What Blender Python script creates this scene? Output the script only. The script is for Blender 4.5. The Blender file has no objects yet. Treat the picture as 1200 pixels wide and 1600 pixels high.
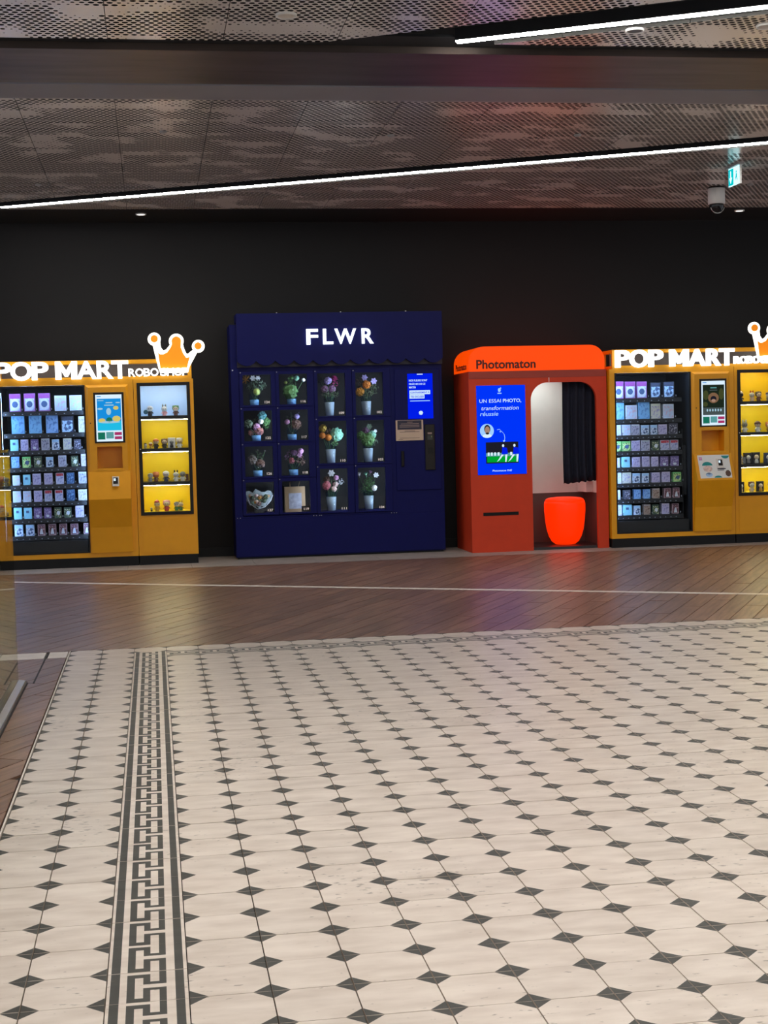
import bpy, bmesh, math, random
from mathutils import Vector, Matrix, noise
random.seed(7)
SC = bpy.context.scene
COL = SC.collection
PI = math.pi

# ------------------------------------------------------------------ camera
cam_d = bpy.data.cameras.new('camera')
cam_d.sensor_fit = 'HORIZONTAL'; cam_d.sensor_width = 36.0
cam_d.lens = 2298.27 / 1200 * 36.0
cam_d.clip_start = 0.05; cam_d.clip_end = 100
cam = bpy.data.objects.new('camera', cam_d); COL.objects.link(cam)
_r = Vector((0.98752834, -0.15522978, -0.02629644))
_u = Vector((0.03459705, 0.05101558, 0.99809842))
_w = Vector((0.15359307, 0.98656025, -0.05574982))
_m = Matrix((_r, _u, -_w)).transposed().to_4x4()
_m.translation = Vector((0, 0, 1.3563))
cam.matrix_world = _m
SC.camera = cam

# ------------------------------------------------------------------ world and exposure
wd = bpy.data.worlds.new('world'); SC.world = wd; wd.use_nodes = True
_bg = wd.node_tree.nodes['Background']
_bg.inputs[0].default_value = (0.9, 0.93, 1.0, 1); _bg.inputs[1].default_value = 0.58
SC.view_settings.view_transform = 'Standard'
SC.view_settings.look = 'None'
SC.view_settings.gamma = 1.0
SC.view_settings.use_curve_mapping = False
SC.view_settings.exposure = 0.0
SC.cycles.transparent_max_bounces = 24      # panes, cups and perforated sheets in one line of sight
SPOT_W = 56.0          # each unseen downlight added to light the tiled hall
LED_E = 66.0            # the two long ceiling light lines

CEIL = 3.68             # ceiling height
WALL = 16.40            # depth of the black wall
TX0, TY0, TS = -0.15917, 3.51504, 0.2      # tile grid: left edge of the key border, row zero, pitch

# ------------------------------------------------------------------ materials
MATS = {}
def srgb(*c):
    return tuple(((v/255)/12.92 if v/255 <= 0.04045 else ((v/255+0.055)/1.055)**2.4) for v in c)
def newmat(name):
    m = bpy.data.materials.new(name); m.use_nodes = True
    nt = m.node_tree; nt.nodes.clear()
    out = nt.nodes.new('ShaderNodeOutputMaterial')
    MATS[name] = m
    return m, nt, out
def N(nt, typ, **kw):
    n = nt.nodes.new(typ)
    for k, v in kw.items():
        if k.startswith('i_'): n.inputs[k[2:].replace('_', ' ')].default_value = v
        else: setattr(n, k, v)
    return n
def mth(nt, op, a, b=None, c=None):
    n = nt.nodes.new('ShaderNodeMath'); n.operation = op
    for i, v in enumerate((a, b, c)):
        if v is None: continue
        if isinstance(v, (int, float)): n.inputs[i].default_value = v
        else: nt.links.new(v, n.inputs[i])
    return n.outputs[0]
def pbr(name, col, rough=0.5, metal=0.0, var=0.06, scale=8.0, bump=0.0, emit=None, es=0.0, coat=0.0, stretch=(1, 1, 1), spec=0.5):
    """principled surface whose colour wanders a little with a noise texture"""
    m, nt, out = newmat(name)
    p = N(nt, 'ShaderNodeBsdfPrincipled')
    p.inputs['Roughness'].default_value = rough; p.inputs['Metallic'].default_value = metal
    p.inputs['Coat Weight'].default_value = coat; p.inputs['Coat Roughness'].default_value = 0.15
    p.inputs['Specular IOR Level'].default_value = spec
    nt.links.new(p.outputs[0], out.inputs[0])
    if var or bump:
        tc = N(nt, 'ShaderNodeTexCoord'); mp = N(nt, 'ShaderNodeMapping')
        mp.inputs['Scale'].default_value = stretch
        nt.links.new(tc.outputs['Object'], mp.inputs[0])
        nz = N(nt, 'ShaderNodeTexNoise'); nz.inputs['Scale'].default_value = scale; nz.inputs['Detail'].default_value = 4
        nt.links.new(mp.outputs[0], nz.inputs['Vector'])
        rp = N(nt, 'ShaderNodeValToRGB')
        rp.color_ramp.elements[0].position = 0.3; rp.color_ramp.elements[1].position = 0.7
        rp.color_ramp.elements[0].color = tuple(max(0, c*(1-var)) for c in col) + (1,)
        rp.color_ramp.elements[1].color = tuple(min(1, c*(1+var)) for c in col) + (1,)
        nt.links.new(nz.outputs[0], rp.inputs[0]); nt.links.new(rp.outputs[0], p.inputs['Base Color'])
        if bump:
            b = N(nt, 'ShaderNodeBump'); b.inputs['Strength'].default_value = bump; b.inputs['Distance'].default_value = 0.004
            nt.links.new(nz.outputs[0], b.inputs['Height']); nt.links.new(b.outputs[0], p.inputs['Normal'])
    else:
        p.inputs['Base Color'].default_value = tuple(col) + (1,)
    if emit:
        p.inputs['Emission Color'].default_value = tuple(emit) + (1,)
        p.inputs['Emission Strength'].default_value = es
    return m
def glow(name, col, s):
    m, nt, out = newmat(name)
    e = N(nt, 'ShaderNodeEmission'); e.inputs[0].default_value = tuple(col) + (1,); e.inputs[1].default_value = s
    nt.links.new(e.outputs[0], out.inputs[0])
    return m
def glassmat(name, tint=(1, 1, 1), ior=1.45, rough=0.0):
    m, nt, out = newmat(name)
    t = N(nt, 'ShaderNodeBsdfTransparent'); t.inputs[0].default_value = tuple(tint) + (1,)
    g = N(nt, 'ShaderNodeBsdfGlossy'); g.inputs['Roughness'].default_value = rough
    lw = N(nt, 'ShaderNodeLayerWeight'); lw.inputs[0].default_value = 0.5
    f0 = ((ior-1)/(ior+1))**2                     # Schlick's reflectance, the same from both sides of the sheet
    fac = mth(nt, 'ADD', f0, mth(nt, 'MULTIPLY', mth(nt, 'POWER', lw.outputs['Facing'], 5.0), 1-f0))
    mx = N(nt, 'ShaderNodeMixShader')
    nt.links.new(fac, mx.inputs[0]); nt.links.new(t.outputs[0], mx.inputs[1]); nt.links.new(g.outputs[0], mx.inputs[2])
    nt.links.new(mx.outputs[0], out.inputs[0])
    return m
def art(name, a, b, c=None, scale=9.0, cut=0.5):
    """blotchy two- or three-colour print, for card boxes and posters"""
    m, nt, out = newmat(name)
    p = N(nt, 'ShaderNodeBsdfPrincipled'); p.inputs['Roughness'].default_value = 0.45
    tc = N(nt, 'ShaderNodeTexCoord'); oi = N(nt, 'ShaderNodeObjectInfo')
    ad = N(nt, 'ShaderNodeVectorMath', operation='ADD')
    sc = N(nt, 'ShaderNodeVectorMath', operation='SCALE'); sc.inputs['Scale'].default_value = 0.0
    nt.links.new(tc.outputs['Object'], ad.inputs[0]); nt.links.new(oi.outputs['Location'], sc.inputs[0]); nt.links.new(sc.outputs[0], ad.inputs[1])
    nz = N(nt, 'ShaderNodeTexNoise'); nz.inputs['Scale'].default_value = scale; nz.inputs['Detail'].default_value = 2.5
    nt.links.new(ad.outputs[0], nz.inputs['Vector'])
    rp = N(nt, 'ShaderNodeValToRGB'); rp.color_ramp.interpolation = 'EASE'
    e = rp.color_ramp.elements
    e[0].position = cut-0.05; e[0].color = tuple(a)+(1,); e[1].position = cut+0.05; e[1].color = tuple(b)+(1,)
    if c:
        k = e.new(cut+0.13); k.color = tuple(c)+(1,)
    nt.links.new(nz.outputs[0], rp.inputs[0]); nt.links.new(rp.outputs[0], p.inputs['Base Color'])
    nt.links.new(p.outputs[0], out.inputs[0])
    return m

YEL = srgb(226, 150, 0); YEL = (0.80, 0.345, 0.002)
pbr('yellow', YEL, 0.42, var=0.03)
pbr('yellow_in', (0.74, 0.54, 0.0), 0.5, var=0.03)
pbr('black_paint', (0.008, 0.008, 0.009), 0.5, var=0.1, spec=0.25)
pbr('black_frame', (0.012, 0.010, 0.009), 0.45, var=0.1, spec=0.3)
pbr('black_inside', (0.005, 0.006, 0.009), 0.6, var=0.1)
pbr('tray', (0.008, 0.009, 0.013), 0.5, var=0.1)
pbr('navy', (0.0035, 0.005, 0.078), 0.5, var=0.04, spec=0.15)
pbr('navy_dark', (0.006, 0.007, 0.05), 0.5, var=0.05)
pbr('navy_scallop', (0.020, 0.018, 0.032), 0.6, var=0.05)
pbr('booth_red', (0.62, 0.048, 0.013), 0.55, var=0.04, spec=0.3)
pbr('booth_red_dark', srgb(160, 52, 34), 0.55, var=0.04)
pbr('booth_white', srgb(222, 226, 222), 0.6, var=0.02)
pbr('booth_grey', srgb(84, 78, 76), 0.6, var=0.05)
pbr('booth_floor', srgb(46, 44, 46), 0.35, var=0.1)
pbr('curtain', (0.004, 0.005, 0.018), 0.85, var=0.3, scale=30)
pbr('orange_lit', srgb(150, 34, 0), 0.5, var=0.02, emit=(1.0, 0.07, 0.0), es=0.88, spec=0.2)
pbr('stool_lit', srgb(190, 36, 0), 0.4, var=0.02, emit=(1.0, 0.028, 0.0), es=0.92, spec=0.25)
pbr('text_brown', srgb(70, 14, 8), 0.6, var=0)
pbr('white_plastic', srgb(228, 228, 226), 0.4, var=0.02)
pbr('grey_plastic', srgb(160, 160, 160), 0.45, var=0.03)
pbr('pale_edge', srgb(220, 214, 205), 0.5, var=0.02)
pbr('steel', srgb(190, 190, 188), 0.28, metal=1.0, var=0.05)
pbr('rubber', (0.012, 0.012, 0.012), 0.7, var=0.2)
pbr('dome', (0.01, 0.01, 0.012), 0.06, var=0)
pbr('wall_black', (0.0056, 0.0051, 0.0062), 0.8, var=0.12, scale=1.2, bump=0.05)
pbr('soffit_black', (0.012, 0.012, 0.014), 0.6, var=0.1)
pbr('void_black', (0.004, 0.004, 0.004), 0.9, var=0)
pbr('soffit_grey', srgb(150, 150, 156), 0.55, var=0.05, scale=2)
pbr('soffit_dark', (0.009, 0.010, 0.013), 0.9, var=0.1)
pbr('led_housing', srgb(120, 120, 112), 0.5, var=0.03)
glow('led', (1.0, 0.98, 0.92), LED_E)
glow('sign_white', (1.0, 0.98, 0.95), 2.6)
glow('crown_white', (1.0, 0.96, 0.84), 2.4)
glow('flwr_white', (0.86, 0.95, 1.0), 2.4)
pbr('crown_orange', srgb(245, 140, 10), 0.5, var=0.03, emit=(1.0, 0.27, 0.0), es=0.55)
glow('strip_cool', (0.40, 0.62, 1.0), 46.0)
glow('strip_warm', (1.0, 0.90, 0.50), 78.0)
glow('strip_white', (0.80, 0.90, 1.0), 85.0)
glow('strip_flower', (0.66, 0.82, 1.0), 62.0)
glow('booth_lamp', (0.96, 1.0, 0.98), 7.0)
glow('downlight', (1.0, 0.95, 0.88), 3.0)
glow('downlight_dim', (1.0, 0.96, 0.9), 0.8)
glow('screen_blue', (0.0, 0.035, 0.95), 1.0)
glow('screen_blue_b', (0.0, 0.012, 0.80), 1.0)
glow('screen_text', (0.35, 0.62, 1.0), 1.0)
glow('screen_text_hi', (0.62, 0.82, 1.0), 1.0)
glow('screen_white', (0.72, 0.88, 1.0), 1.0)
glow('screen_sky', (0.01, 0.27, 0.72), 1.0)
glow('screen_sky_b', (0.015, 0.50, 0.78), 1.0)
glow('screen_cloud', (0.45, 0.72, 0.88), 0.8)
glow('screen_green', (0.01, 0.16, 0.10), 1.0)
glow('screen_teal', (0.10, 0.32, 0.33), 1.0)
glow('screen_magenta', (0.38, 0.03, 0.13), 1.0)
glow('screen_sun', (0.75, 0.60, 0.15), 0.9)
glow('screen_dark', (0.012, 0.020, 0.012), 1.0)
glow('screen_olive', (0.05, 0.06, 0.02), 1.0)
glow('screen_brown', (0.20, 0.11, 0.06), 1.0)
glow('screen_grey', (0.06, 0.08, 0.08), 1.0)
glow('screen_grass', (0.0, 0.36, 0.03), 1.0)
glow('screen_skin', (0.42, 0.25, 0.18), 0.9)
glow('screen_hair', (0.012, 0.012, 0.02), 1.0)
glow('exit_teal', (0.0, 0.36, 0.40), 1.6)
glow('exit_white', (0.55, 0.95, 1.0), 1.5)
pbr('grey_dark', srgb(52, 54, 52), 0.3, var=0.1)
pbr('paper', srgb(196, 172, 152), 0.7, var=0.04)
pbr('ink_navy', (0.022, 0.020, 0.045), 0.6, var=0)
pbr('ink_soft', srgb(150, 130, 125), 0.7, var=0)
pbr('price_tag', srgb(120, 128, 142), 0.5, var=0, emit=(0.7, 0.8, 1.0), es=0.04)
glassmat('pane_glass', (0.97, 0.99, 0.99), 1.17)
glassmat('balustrade_glass', (0.72, 0.76, 0.74), 1.52)
glassmat('cup_glass', (0.90, 0.96, 1.0), 1.25)
pbr('cup_white', srgb(205, 205, 208), 0.4, var=0.03)
pbr('cup_water', srgb(150, 190, 225), 0.25, var=0.15, scale=40)
pbr('flower_dark', (0.007, 0.005, 0.0045), 0.7, var=0.4, scale=6)
pbr('kraft', srgb(150, 122, 92), 0.8, var=0.08)
pbr('bag_window', srgb(150, 150, 165), 0.3, var=0.25, scale=25)
pbr('cellophane', srgb(150, 160, 160), 0.15, var=0.3, scale=30)
pbr('stem_green', srgb(60, 95, 55), 0.6, var=0.2)
FL = {'lime': (160, 175, 90), 'sage': (92, 112, 92), 'gold': (200, 140, 50), 'white': (225, 228, 232), 'green': (84, 128, 72),
      'mint': (132, 190, 160), 'pink': (205, 150, 190), 'peach': (190, 120, 110), 'bluegreen': (90, 150, 150), 'lilac': (175, 160, 215),
      'brown': (96, 68, 56), 'greybrown': (110, 100, 94), 'rose': (190, 105, 115), 'mauve': (130, 92, 128), 'magenta': (150, 25, 90),
      'olive': (58, 70, 44), 'dark': (40, 38, 46), 'orange': (205, 120, 35), 'yellow': (190, 160, 60), 'cream': (220, 190, 180)}
for k, v in FL.items(): pbr('petal_'+k, srgb(*v), 0.6, var=0.3, scale=45, bump=0.4)

# printed card boxes: border, picture, upper band
def c3(*v): return srgb(*v)
BOX = {'P': ('purple and white', c3(150, 90, 165), c3(190, 205, 240), c3(150, 165, 205), c3(150, 70, 150)),
       'w': ('whitish', c3(205, 215, 235), c3(180, 200, 228), c3(205, 170, 195), c3(190, 205, 232)),
       'S': ('sky blue', c3(120, 185, 235), c3(120, 180, 230), c3(90, 140, 205), c3(125, 190, 240)),
       'B': ('mid blue', c3(120, 165, 225), c3(130, 175, 232), c3(75, 120, 190), c3(120, 170, 230)),
       'K': ('black and pale blue', c3(40, 46, 62), c3(170, 205, 240), c3(45, 60, 110), c3(60, 70, 95)),
       'c': ('cream patterned', c3(205, 205, 195), c3(195, 195, 190), c3(150, 145, 190), c3(200, 205, 190)),
       'C': ('cyan', c3(150, 215, 240), c3(140, 210, 238), c3(130, 200, 235), c3(150, 215, 240)),
       'l': ('lilac', c3(195, 190, 225), c3(185, 180, 222), c3(135, 130, 190), c3(200, 195, 230)),
       'V': ('violet', c3(120, 105, 160), c3(115, 100, 158), c3(180, 170, 215), c3(105, 90, 150)),
       'g': ('grey lilac', c3(190, 190, 210), c3(165, 168, 195), c3(105, 105, 135), c3(185, 195, 200)),
       'b': ('blue and white', c3(190, 215, 245), c3(200, 215, 240), c3(60, 95, 165), c3(160, 205, 245)),
       'D': ('dark grey', c3(95, 95, 112), c3(60, 60, 80), c3(165, 165, 185), c3(70, 72, 90)),
       'G': ('green', c3(130, 210, 130), c3(190, 220, 150), c3(25, 60, 40), c3(120, 205, 120)),
       'F': ('dark green', c3(66, 88, 76), c3(60, 85, 70), c3(205, 205, 165), c3(55, 75, 65)),
       'R': ('red-topped', c3(200, 200, 225), c3(180, 185, 220), c3(120, 130, 190), c3(190, 50, 70)),
       'T': ('dark teal', c3(60, 90, 130), c3(50, 85, 130), c3(110, 150, 195), c3(75, 115, 160)),
       'M': ('maroon framed', c3(175, 150, 165), c3(90, 55, 70), c3(175, 140, 150), c3(100, 65, 85)),
       'N': ('beige', c3(165, 150, 145), c3(160, 140, 130), c3(110, 85, 75), c3(170, 160, 160))}
for k, v in BOX.items():
    pbr('card_'+k, v[1], 0.5, var=0.05); art('print_'+k, v[2], v[3], None, 4.5, 0.55); art('band_'+k, v[4], v[1], None, 7, 0.62)

# ceramic floor tile, dark tile print, wood planks, stone
def tile_mat(name, a, b, rough):
    m, nt, out = newmat(name)
    p = N(nt, 'ShaderNodeBsdfPrincipled'); p.inputs['Roughness'].default_value = rough
    tc = N(nt, 'ShaderNodeTexCoord'); g = N(nt, 'ShaderNodeNewGeometry')
    mp = N(nt, 'ShaderNodeMapping'); mp.inputs['Scale'].default_value = (1, 3.0, 1)
    nt.links.new(g.outputs['Position'], mp.inputs[0])
    nz = N(nt, 'ShaderNodeTexNoise'); nz.inputs['Scale'].default_value = 5.5; nz.inputs['Detail'].default_value = 5
    nt.links.new(mp.outputs[0], nz.inputs['Vector'])
    rp = N(nt, 'ShaderNodeValToRGB')
    rp.color_ramp.elements[0].position = 0.33; rp.color_ramp.elements[0].color = a+(1,)
    rp.color_ramp.elements[1].position = 0.66; rp.color_ramp.elements[1].color = b+(1,)
    nt.links.new(nz.outputs[0], rp.inputs[0])
    # scuffs and chips
    n2 = N(nt, 'ShaderNodeTexNoise'); n2.inputs['Scale'].default_value = 26; n2.inputs['Detail'].default_value = 3
    mp2 = N(nt, 'ShaderNodeMapping'); mp2.inputs['Scale'].default_value = (1, 2.2, 1); mp2.inputs['Rotation'].default_value = (0, 0, 0.3)
    nt.links.new(g.outputs['Position'], mp2.inputs[0]); nt.links.new(mp2.outputs[0], n2.inputs['Vector'])
    n3 = N(nt, 'ShaderNodeTexNoise'); n3.inputs['Scale'].default_value = 1.3
    nt.links.new(g.outputs['Position'], n3.inputs['Vector'])
    s = mth(nt, 'ADD', n2.outputs[0], mth(nt, 'MULTIPLY', mth(nt, 'SUBTRACT', n3.outputs[0], 0.5), 0.5))
    r2 = N(nt, 'ShaderNodeValToRGB')
    r2.color_ramp.elements[0].position = 0.68; r2.color_ramp.elements[0].color = (0, 0, 0, 1)
    r2.color_ramp.elements[1].position = 0.74; r2.color_ramp.elements[1].color = (0.6, 0.6, 0.6, 1)
    nt.links.new(s, r2.inputs[0])
    mx = N(nt, 'ShaderNodeMix', data_type='RGBA')
    nt.links.new(r2.outputs[0], mx.inputs[0]); nt.links.new(rp.outputs[0], mx.inputs[6]); mx.inputs[7].default_value = (0.10, 0.08, 0.065, 1)
    # tile-to-tile shade
    oi = N(nt, 'ShaderNodeObjectInfo')
    hs = N(nt, 'ShaderNodeHueSaturation')
    nt.links.new(mth(nt, 'ADD', 0.95, mth(nt, 'MULTIPLY', oi.outputs['Random'], 0.08)), hs.inputs['Value'])
    nt.links.new(mx.outputs[2], hs.inputs['Color']); nt.links.new(hs.outputs[0], p.inputs['Base Color'])
    nt.links.new(p.outputs[0], out.inputs[0])
tile_mat('tile_white', srgb(200, 186, 174), srgb(220, 208, 197), 0.36)
tile_mat('tile_dark', srgb(52, 52, 48), srgb(64, 63, 59), 0.5)
pbr('grout', srgb(44, 38, 35), 0.9, var=0.2)
def wood_mat(name):
    m, nt, out = newmat(name)
    p = N(nt, 'ShaderNodeBsdfPrincipled'); p.inputs['Roughness'].default_value = 0.34
    p.inputs['Specular IOR Level'].default_value = 0.55
    g = N(nt, 'ShaderNodeNewGeometry'); oi = N(nt, 'ShaderNodeObjectInfo')
    mp = N(nt, 'ShaderNodeMapping', vector_type='TEXTURE'); mp.inputs['Rotation'].default_value = (0, 0, math.radians(60)); mp.inputs['Scale'].default_value = (1.0, 0.08, 1)
    nt.links.new(g.outputs['Position'], mp.inputs[0])
    ad = N(nt, 'ShaderNodeVectorMath', operation='ADD')
    cb = N(nt, 'ShaderNodeCombineXYZ'); nt.links.new(mth(nt, 'MULTIPLY', oi.outputs['Random'], 50.0), cb.inputs[2])
    nt.links.new(mp.outputs[0], ad.inputs[0]); nt.links.new(cb.outputs[0], ad.inputs[1])
    nz = N(nt, 'ShaderNodeTexNoise'); nz.inputs['Scale'].default_value = 2.6; nz.inputs['Detail'].default_value = 6
    nt.links.new(ad.outputs[0], nz.inputs['Vector'])
    rp = N(nt, 'ShaderNodeValToRGB')
    rp.color_ramp.elements[0].position = 0.3; rp.color_ramp.elements[0].color = srgb(102, 76, 63)+(1,)
    rp.color_ramp.elements[1].position = 0.72; rp.color_ramp.elements[1].color = srgb(150, 114, 93)+(1,)
    nt.links.new(nz.outputs[0], rp.inputs[0])
    hs = N(nt, 'ShaderNodeHueSaturation')
    nt.links.new(mth(nt, 'ADD', 0.84, mth(nt, 'MULTIPLY', oi.outputs['Random'], 0.32)), hs.inputs['Value'])
    nt.links.new(rp.outputs[0], hs.inputs['Color']); nt.links.new(hs.outputs[0], p.inputs['Base Color'])
    b = N(nt, 'ShaderNodeBump'); b.inputs['Strength'].default_value = 0.12; b.inputs['Distance'].default_value = 0.002
    nt.links.new(nz.outputs[0], b.inputs['Height']); nt.links.new(b.outputs[0], p.inputs['Normal'])
    nt.links.new(p.outputs[0], out.inputs[0])
wood_mat('wood')
pbr('inlay_stone', srgb(228, 218, 208), 0.4, var=0.08, scale=12)
pbr('stone', srgb(160, 150, 143), 0.42, var=0.14, scale=6)

def perforated(name, base, rough):
    """metal sheet with a staggered field of round holes; hole size follows a drifting wave pattern. Holes are real openings."""
    m, nt, out = newmat(name)
    g = N(nt, 'ShaderNodeNewGeometry')
    A, B = 0.049, 0.084
    def grid(ox, oy):
        mp = N(nt, 'ShaderNodeVectorMath', operation='DIVIDE'); mp.inputs[1].default_value = (A, B, 1)
        nt.links.new(g.outputs['Position'], mp.inputs[0])
        a2 = N(nt, 'ShaderNodeVectorMath', operation='ADD'); a2.inputs[1].default_value = (ox, oy, 0)
        nt.links.new(mp.outputs[0], a2.inputs[0])
        fl = N(nt, 'ShaderNodeVectorMath', operation='FLOOR'); nt.links.new(a2.outputs[0], fl.inputs[0])
        ce = N(nt, 'ShaderNodeVectorMath', operation='ADD'); ce.inputs[1].default_value = (0.5, 0.5, 0); nt.links.new(fl.outputs[0], ce.inputs[0])
        di = N(nt, 'ShaderNodeVectorMath', operation='SUBTRACT'); nt.links.new(a2.outputs[0], di.inputs[0]); nt.links.new(ce.outputs[0], di.inputs[1])
        ml = N(nt, 'ShaderNodeVectorMath', operation='MULTIPLY'); ml.inputs[1].default_value = (A, B, 0); nt.links.new(di.outputs[0], ml.inputs[0])
        ln = N(nt, 'ShaderNodeVectorMath', operation='LENGTH'); nt.links.new(ml.outputs[0], ln.inputs[0])
        cw = N(nt, 'ShaderNodeVectorMath', operation='MULTIPLY'); cw.inputs[1].default_value = (A, B*1.5, 0); nt.links.new(ce.outputs[0], cw.inputs[0])
        nz = N(nt, 'ShaderNodeTexNoise'); nz.inputs['Scale'].default_value = 1.9; nz.inputs['Detail'].default_value = 2.0; nz.inputs['Roughness'].default_value = 0.55
        nt.links.new(cw.outputs[0], nz.inputs['Vector'])
        r = mth(nt, 'MULTIPLY', mth(nt, 'SUBTRACT', nz.outputs[0], 0.36), 0.17)
        r = mth(nt, 'MINIMUM', r, 0.0174)
        return mth(nt, 'LESS_THAN', ln.outputs['Value'], r)
    hole = mth(nt, 'MAXIMUM', grid(0, 0), grid(0.5, 0.5))
    p = N(nt, 'ShaderNodeBsdfPrincipled'); p.inputs['Base Color'].default_value = base+(1,)
    p.inputs['Metallic'].default_value = 0.12; p.inputs['Specular IOR Level'].default_value = 0.9; p.inputs['Roughness'].default_value = rough
    t = N(nt, 'ShaderNodeBsdfTransparent')
    mx = N(nt, 'ShaderNodeMixShader')
    nt.links.new(hole, mx.inputs[0]); nt.links.new(p.outputs[0], mx.inputs[1]); nt.links.new(t.outputs[0], mx.inputs[2])
    nt.links.new(mx.outputs[0], out.inputs[0])
perforated('perforated_metal', (0.93, 0.865, 0.80), 0.21)
pbr('brown_metal', (0.16, 0.125, 0.11), 0.42, metal=0.7, var=0.25, scale=2.5, stretch=(0.5, 3, 1), bump=0.1)
pbr('panel_edge', srgb(48, 46, 44), 0.4, metal=0.4, var=0.02)

# ------------------------------------------------------------------ mesh helpers
class MB:
    def __init__(s): s.v = []; s.f = []; s.m = []
    def face(s, pts, mi=0):
        b = len(s.v); s.v += [tuple(p) for p in pts]; s.f.append(tuple(range(b, b+len(pts)))); s.m.append(mi)
    def poly(s, verts, faces, mi=0):
        b = len(s.v); s.v += [tuple(p) for p in verts]
        for f in faces: s.f.append(tuple(b+i for i in f)); s.m.append(mi)
    def box(s, x0, x1, y0, y1, z0, z1, mi=0):
        s.poly([(x0, y0, z0), (x1, y0, z0), (x1, y1, z0), (x0, y1, z0), (x0, y0, z1), (x1, y0, z1), (x1, y1, z1), (x0, y1, z1)],
               [(0, 3, 2, 1), (4, 5, 6, 7), (0, 1, 5, 4), (1, 2, 6, 5), (2, 3, 7, 6), (3, 0, 4, 7)], mi)
    def bbox(s, x0, x1, y0, y1, z0, z1, b, mi=0):
        """box with a chamfer round its front (low y) face"""
        s.poly([(x0, y0+b, z0), (x1, y0+b, z0), (x1, y0+b, z1), (x0, y0+b, z1), (x0+b, y0, z0+b), (x1-b, y0, z0+b), (x1-b, y0, z1-b), (x0+b, y0, z1-b),
                (x0, y1, z0), (x1, y1, z0), (x1, y1, z1), (x0, y1, z1)],
               [(4, 5, 6, 7), (0, 1, 5, 4), (1, 2, 6, 5), (2, 3, 7, 6), (3, 0, 4, 7), (0, 8, 9, 1), (1, 9, 10, 2), (2, 10, 11, 3), (3, 11, 8, 0), (8, 11, 10, 9)], mi)
    def prism_y(s, pts, y0, y1, mi=0):
        """polygon given in x,z (counter-clockwise seen from the front) pushed from y0 to y1"""
        n = len(pts); b = len(s.v)
        s.v += [(x, y0, z) for x, z in pts]+[(x, y1, z) for x, z in pts]
        s.f.append(tuple(b+i for i in range(n))); s.m.append(mi)
        s.f.append(tuple(b+n+i for i in reversed(range(n)))); s.m.append(mi)
        for i in range(n):
            j = (i+1) % n; s.f.append((b+j, b+i, b+n+i, b+n+j)); s.m.append(mi)
    def prism_z(s, pts, z0, z1, mi=0, bottom=True):
        n = len(pts); b = len(s.v)
        s.v += [(x, y, z0) for x, y in pts]+[(x, y, z1) for x, y in pts]
        s.f.append(tuple(b+n+i for i in range(n))); s.m.append(mi)
        if bottom: s.f.append(tuple(b+i for i in reversed(range(n)))); s.m.append(mi)
        for i in range(n):
            j = (i+1) % n; s.f.append((b+i, b+j, b+n+j, b+n+i)); s.m.append(mi)
    def prism_x(s, pts, x0, x1, mi=0):
        """polygon given in y,z pushed along x"""
        n = len(pts); b = len(s.v)
        s.v += [(x0, y, z) for y, z in pts]+[(x1, y, z) for y, z in pts]
        s.f.append(tuple(b+i for i in reversed(range(n)))); s.m.append(mi)
        s.f.append(tuple(b+n+i for i in range(n))); s.m.append(mi)
        for i in range(n):
            j = (i+1) % n; s.f.append((b+i, b+j, b+n+j, b+n+i)); s.m.append(mi)
    def lathe(s, prof, c=(0, 0, 0), seg=20, mi=0, cap=True):
        b = len(s.v); n = len(prof)
        for r, z in prof:
            for k in range(seg):
                a = 2*PI*k/seg; s.v.append((c[0]+r*math.cos(a), c[1]+r*math.sin(a), c[2]+z))
        for i in range(n-1):
            for k in range(seg):
                k2 = (k+1) % seg
                s.f.append((b+i*seg+k, b+i*seg+k2, b+(i+1)*seg+k2, b+(i+1)*seg+k)); s.m.append(mi)
        if cap:
            s.f.append(tuple(b+k for k in reversed(range(seg)))); s.m.append(mi)
            s.f.append(tuple(b+(n-1)*seg+k for k in range(seg))); s.m.append(mi)
    def ball(s, c, r, sx=1, sy=1, sz=1, mi=0, seg=12, rings=8):
        b = len(s.v)
        s.v.append((c[0], c[1], c[2]+r*sz))
        for i in range(1, rings):
            t = PI*i/rings
            for k in range(seg):
                a = 2*PI*k/seg; s.v.append((c[0]+r*sx*math.sin(t)*math.cos(a), c[1]+r*sy*math.sin(t)*math.sin(a), c[2]+r*sz*math.cos(t)))
        s.v.append((c[0], c[1], c[2]-r*sz)); last = len(s.v)-1
        for k in range(seg):
            k2 = (k+1) % seg
            s.f.append((b, b+1+k, b+1+k2)); s.m.append(mi)
            for i in range(rings-2):
                s.f.append((b+1+i*seg+k, b+1+(i+1)*seg+k, b+1+(i+1)*seg+k2, b+1+i*seg+k2)); s.m.append(mi)
            s.f.append((last, b+1+(rings-2)*seg+k2, b+1+(rings-2)*seg+k)); s.m.append(mi)
    def tube(s, pts, r, seg=6, mi=0):
        pts = [Vector(p) for p in pts]; b = len(s.v); n = len(pts)
        for i, p in enumerate(pts):
            d = (pts[min(i+1, n-1)]-pts[max(i-1, 0)]).normalized()
            a = d.orthogonal().normalized(); c = d.cross(a)
            for k in range(seg):
                t = 2*PI*k/seg; s.v.append(tuple(p+a*r*math.cos(t)+c*r*math.sin(t)))
        for i in range(n-1):
            for k in range(seg):
                k2 = (k+1) % seg
                s.f.append((b+i*seg+k, b+i*seg+k2, b+(i+1)*seg+k2, b+(i+1)*seg+k)); s.m.append(mi)
        s.f.append(tuple(b+k for k in reversed(range(seg)))); s.m.append(mi)
        s.f.append(tuple(b+(n-1)*seg+k for k in range(seg))); s.m.append(mi)
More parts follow.
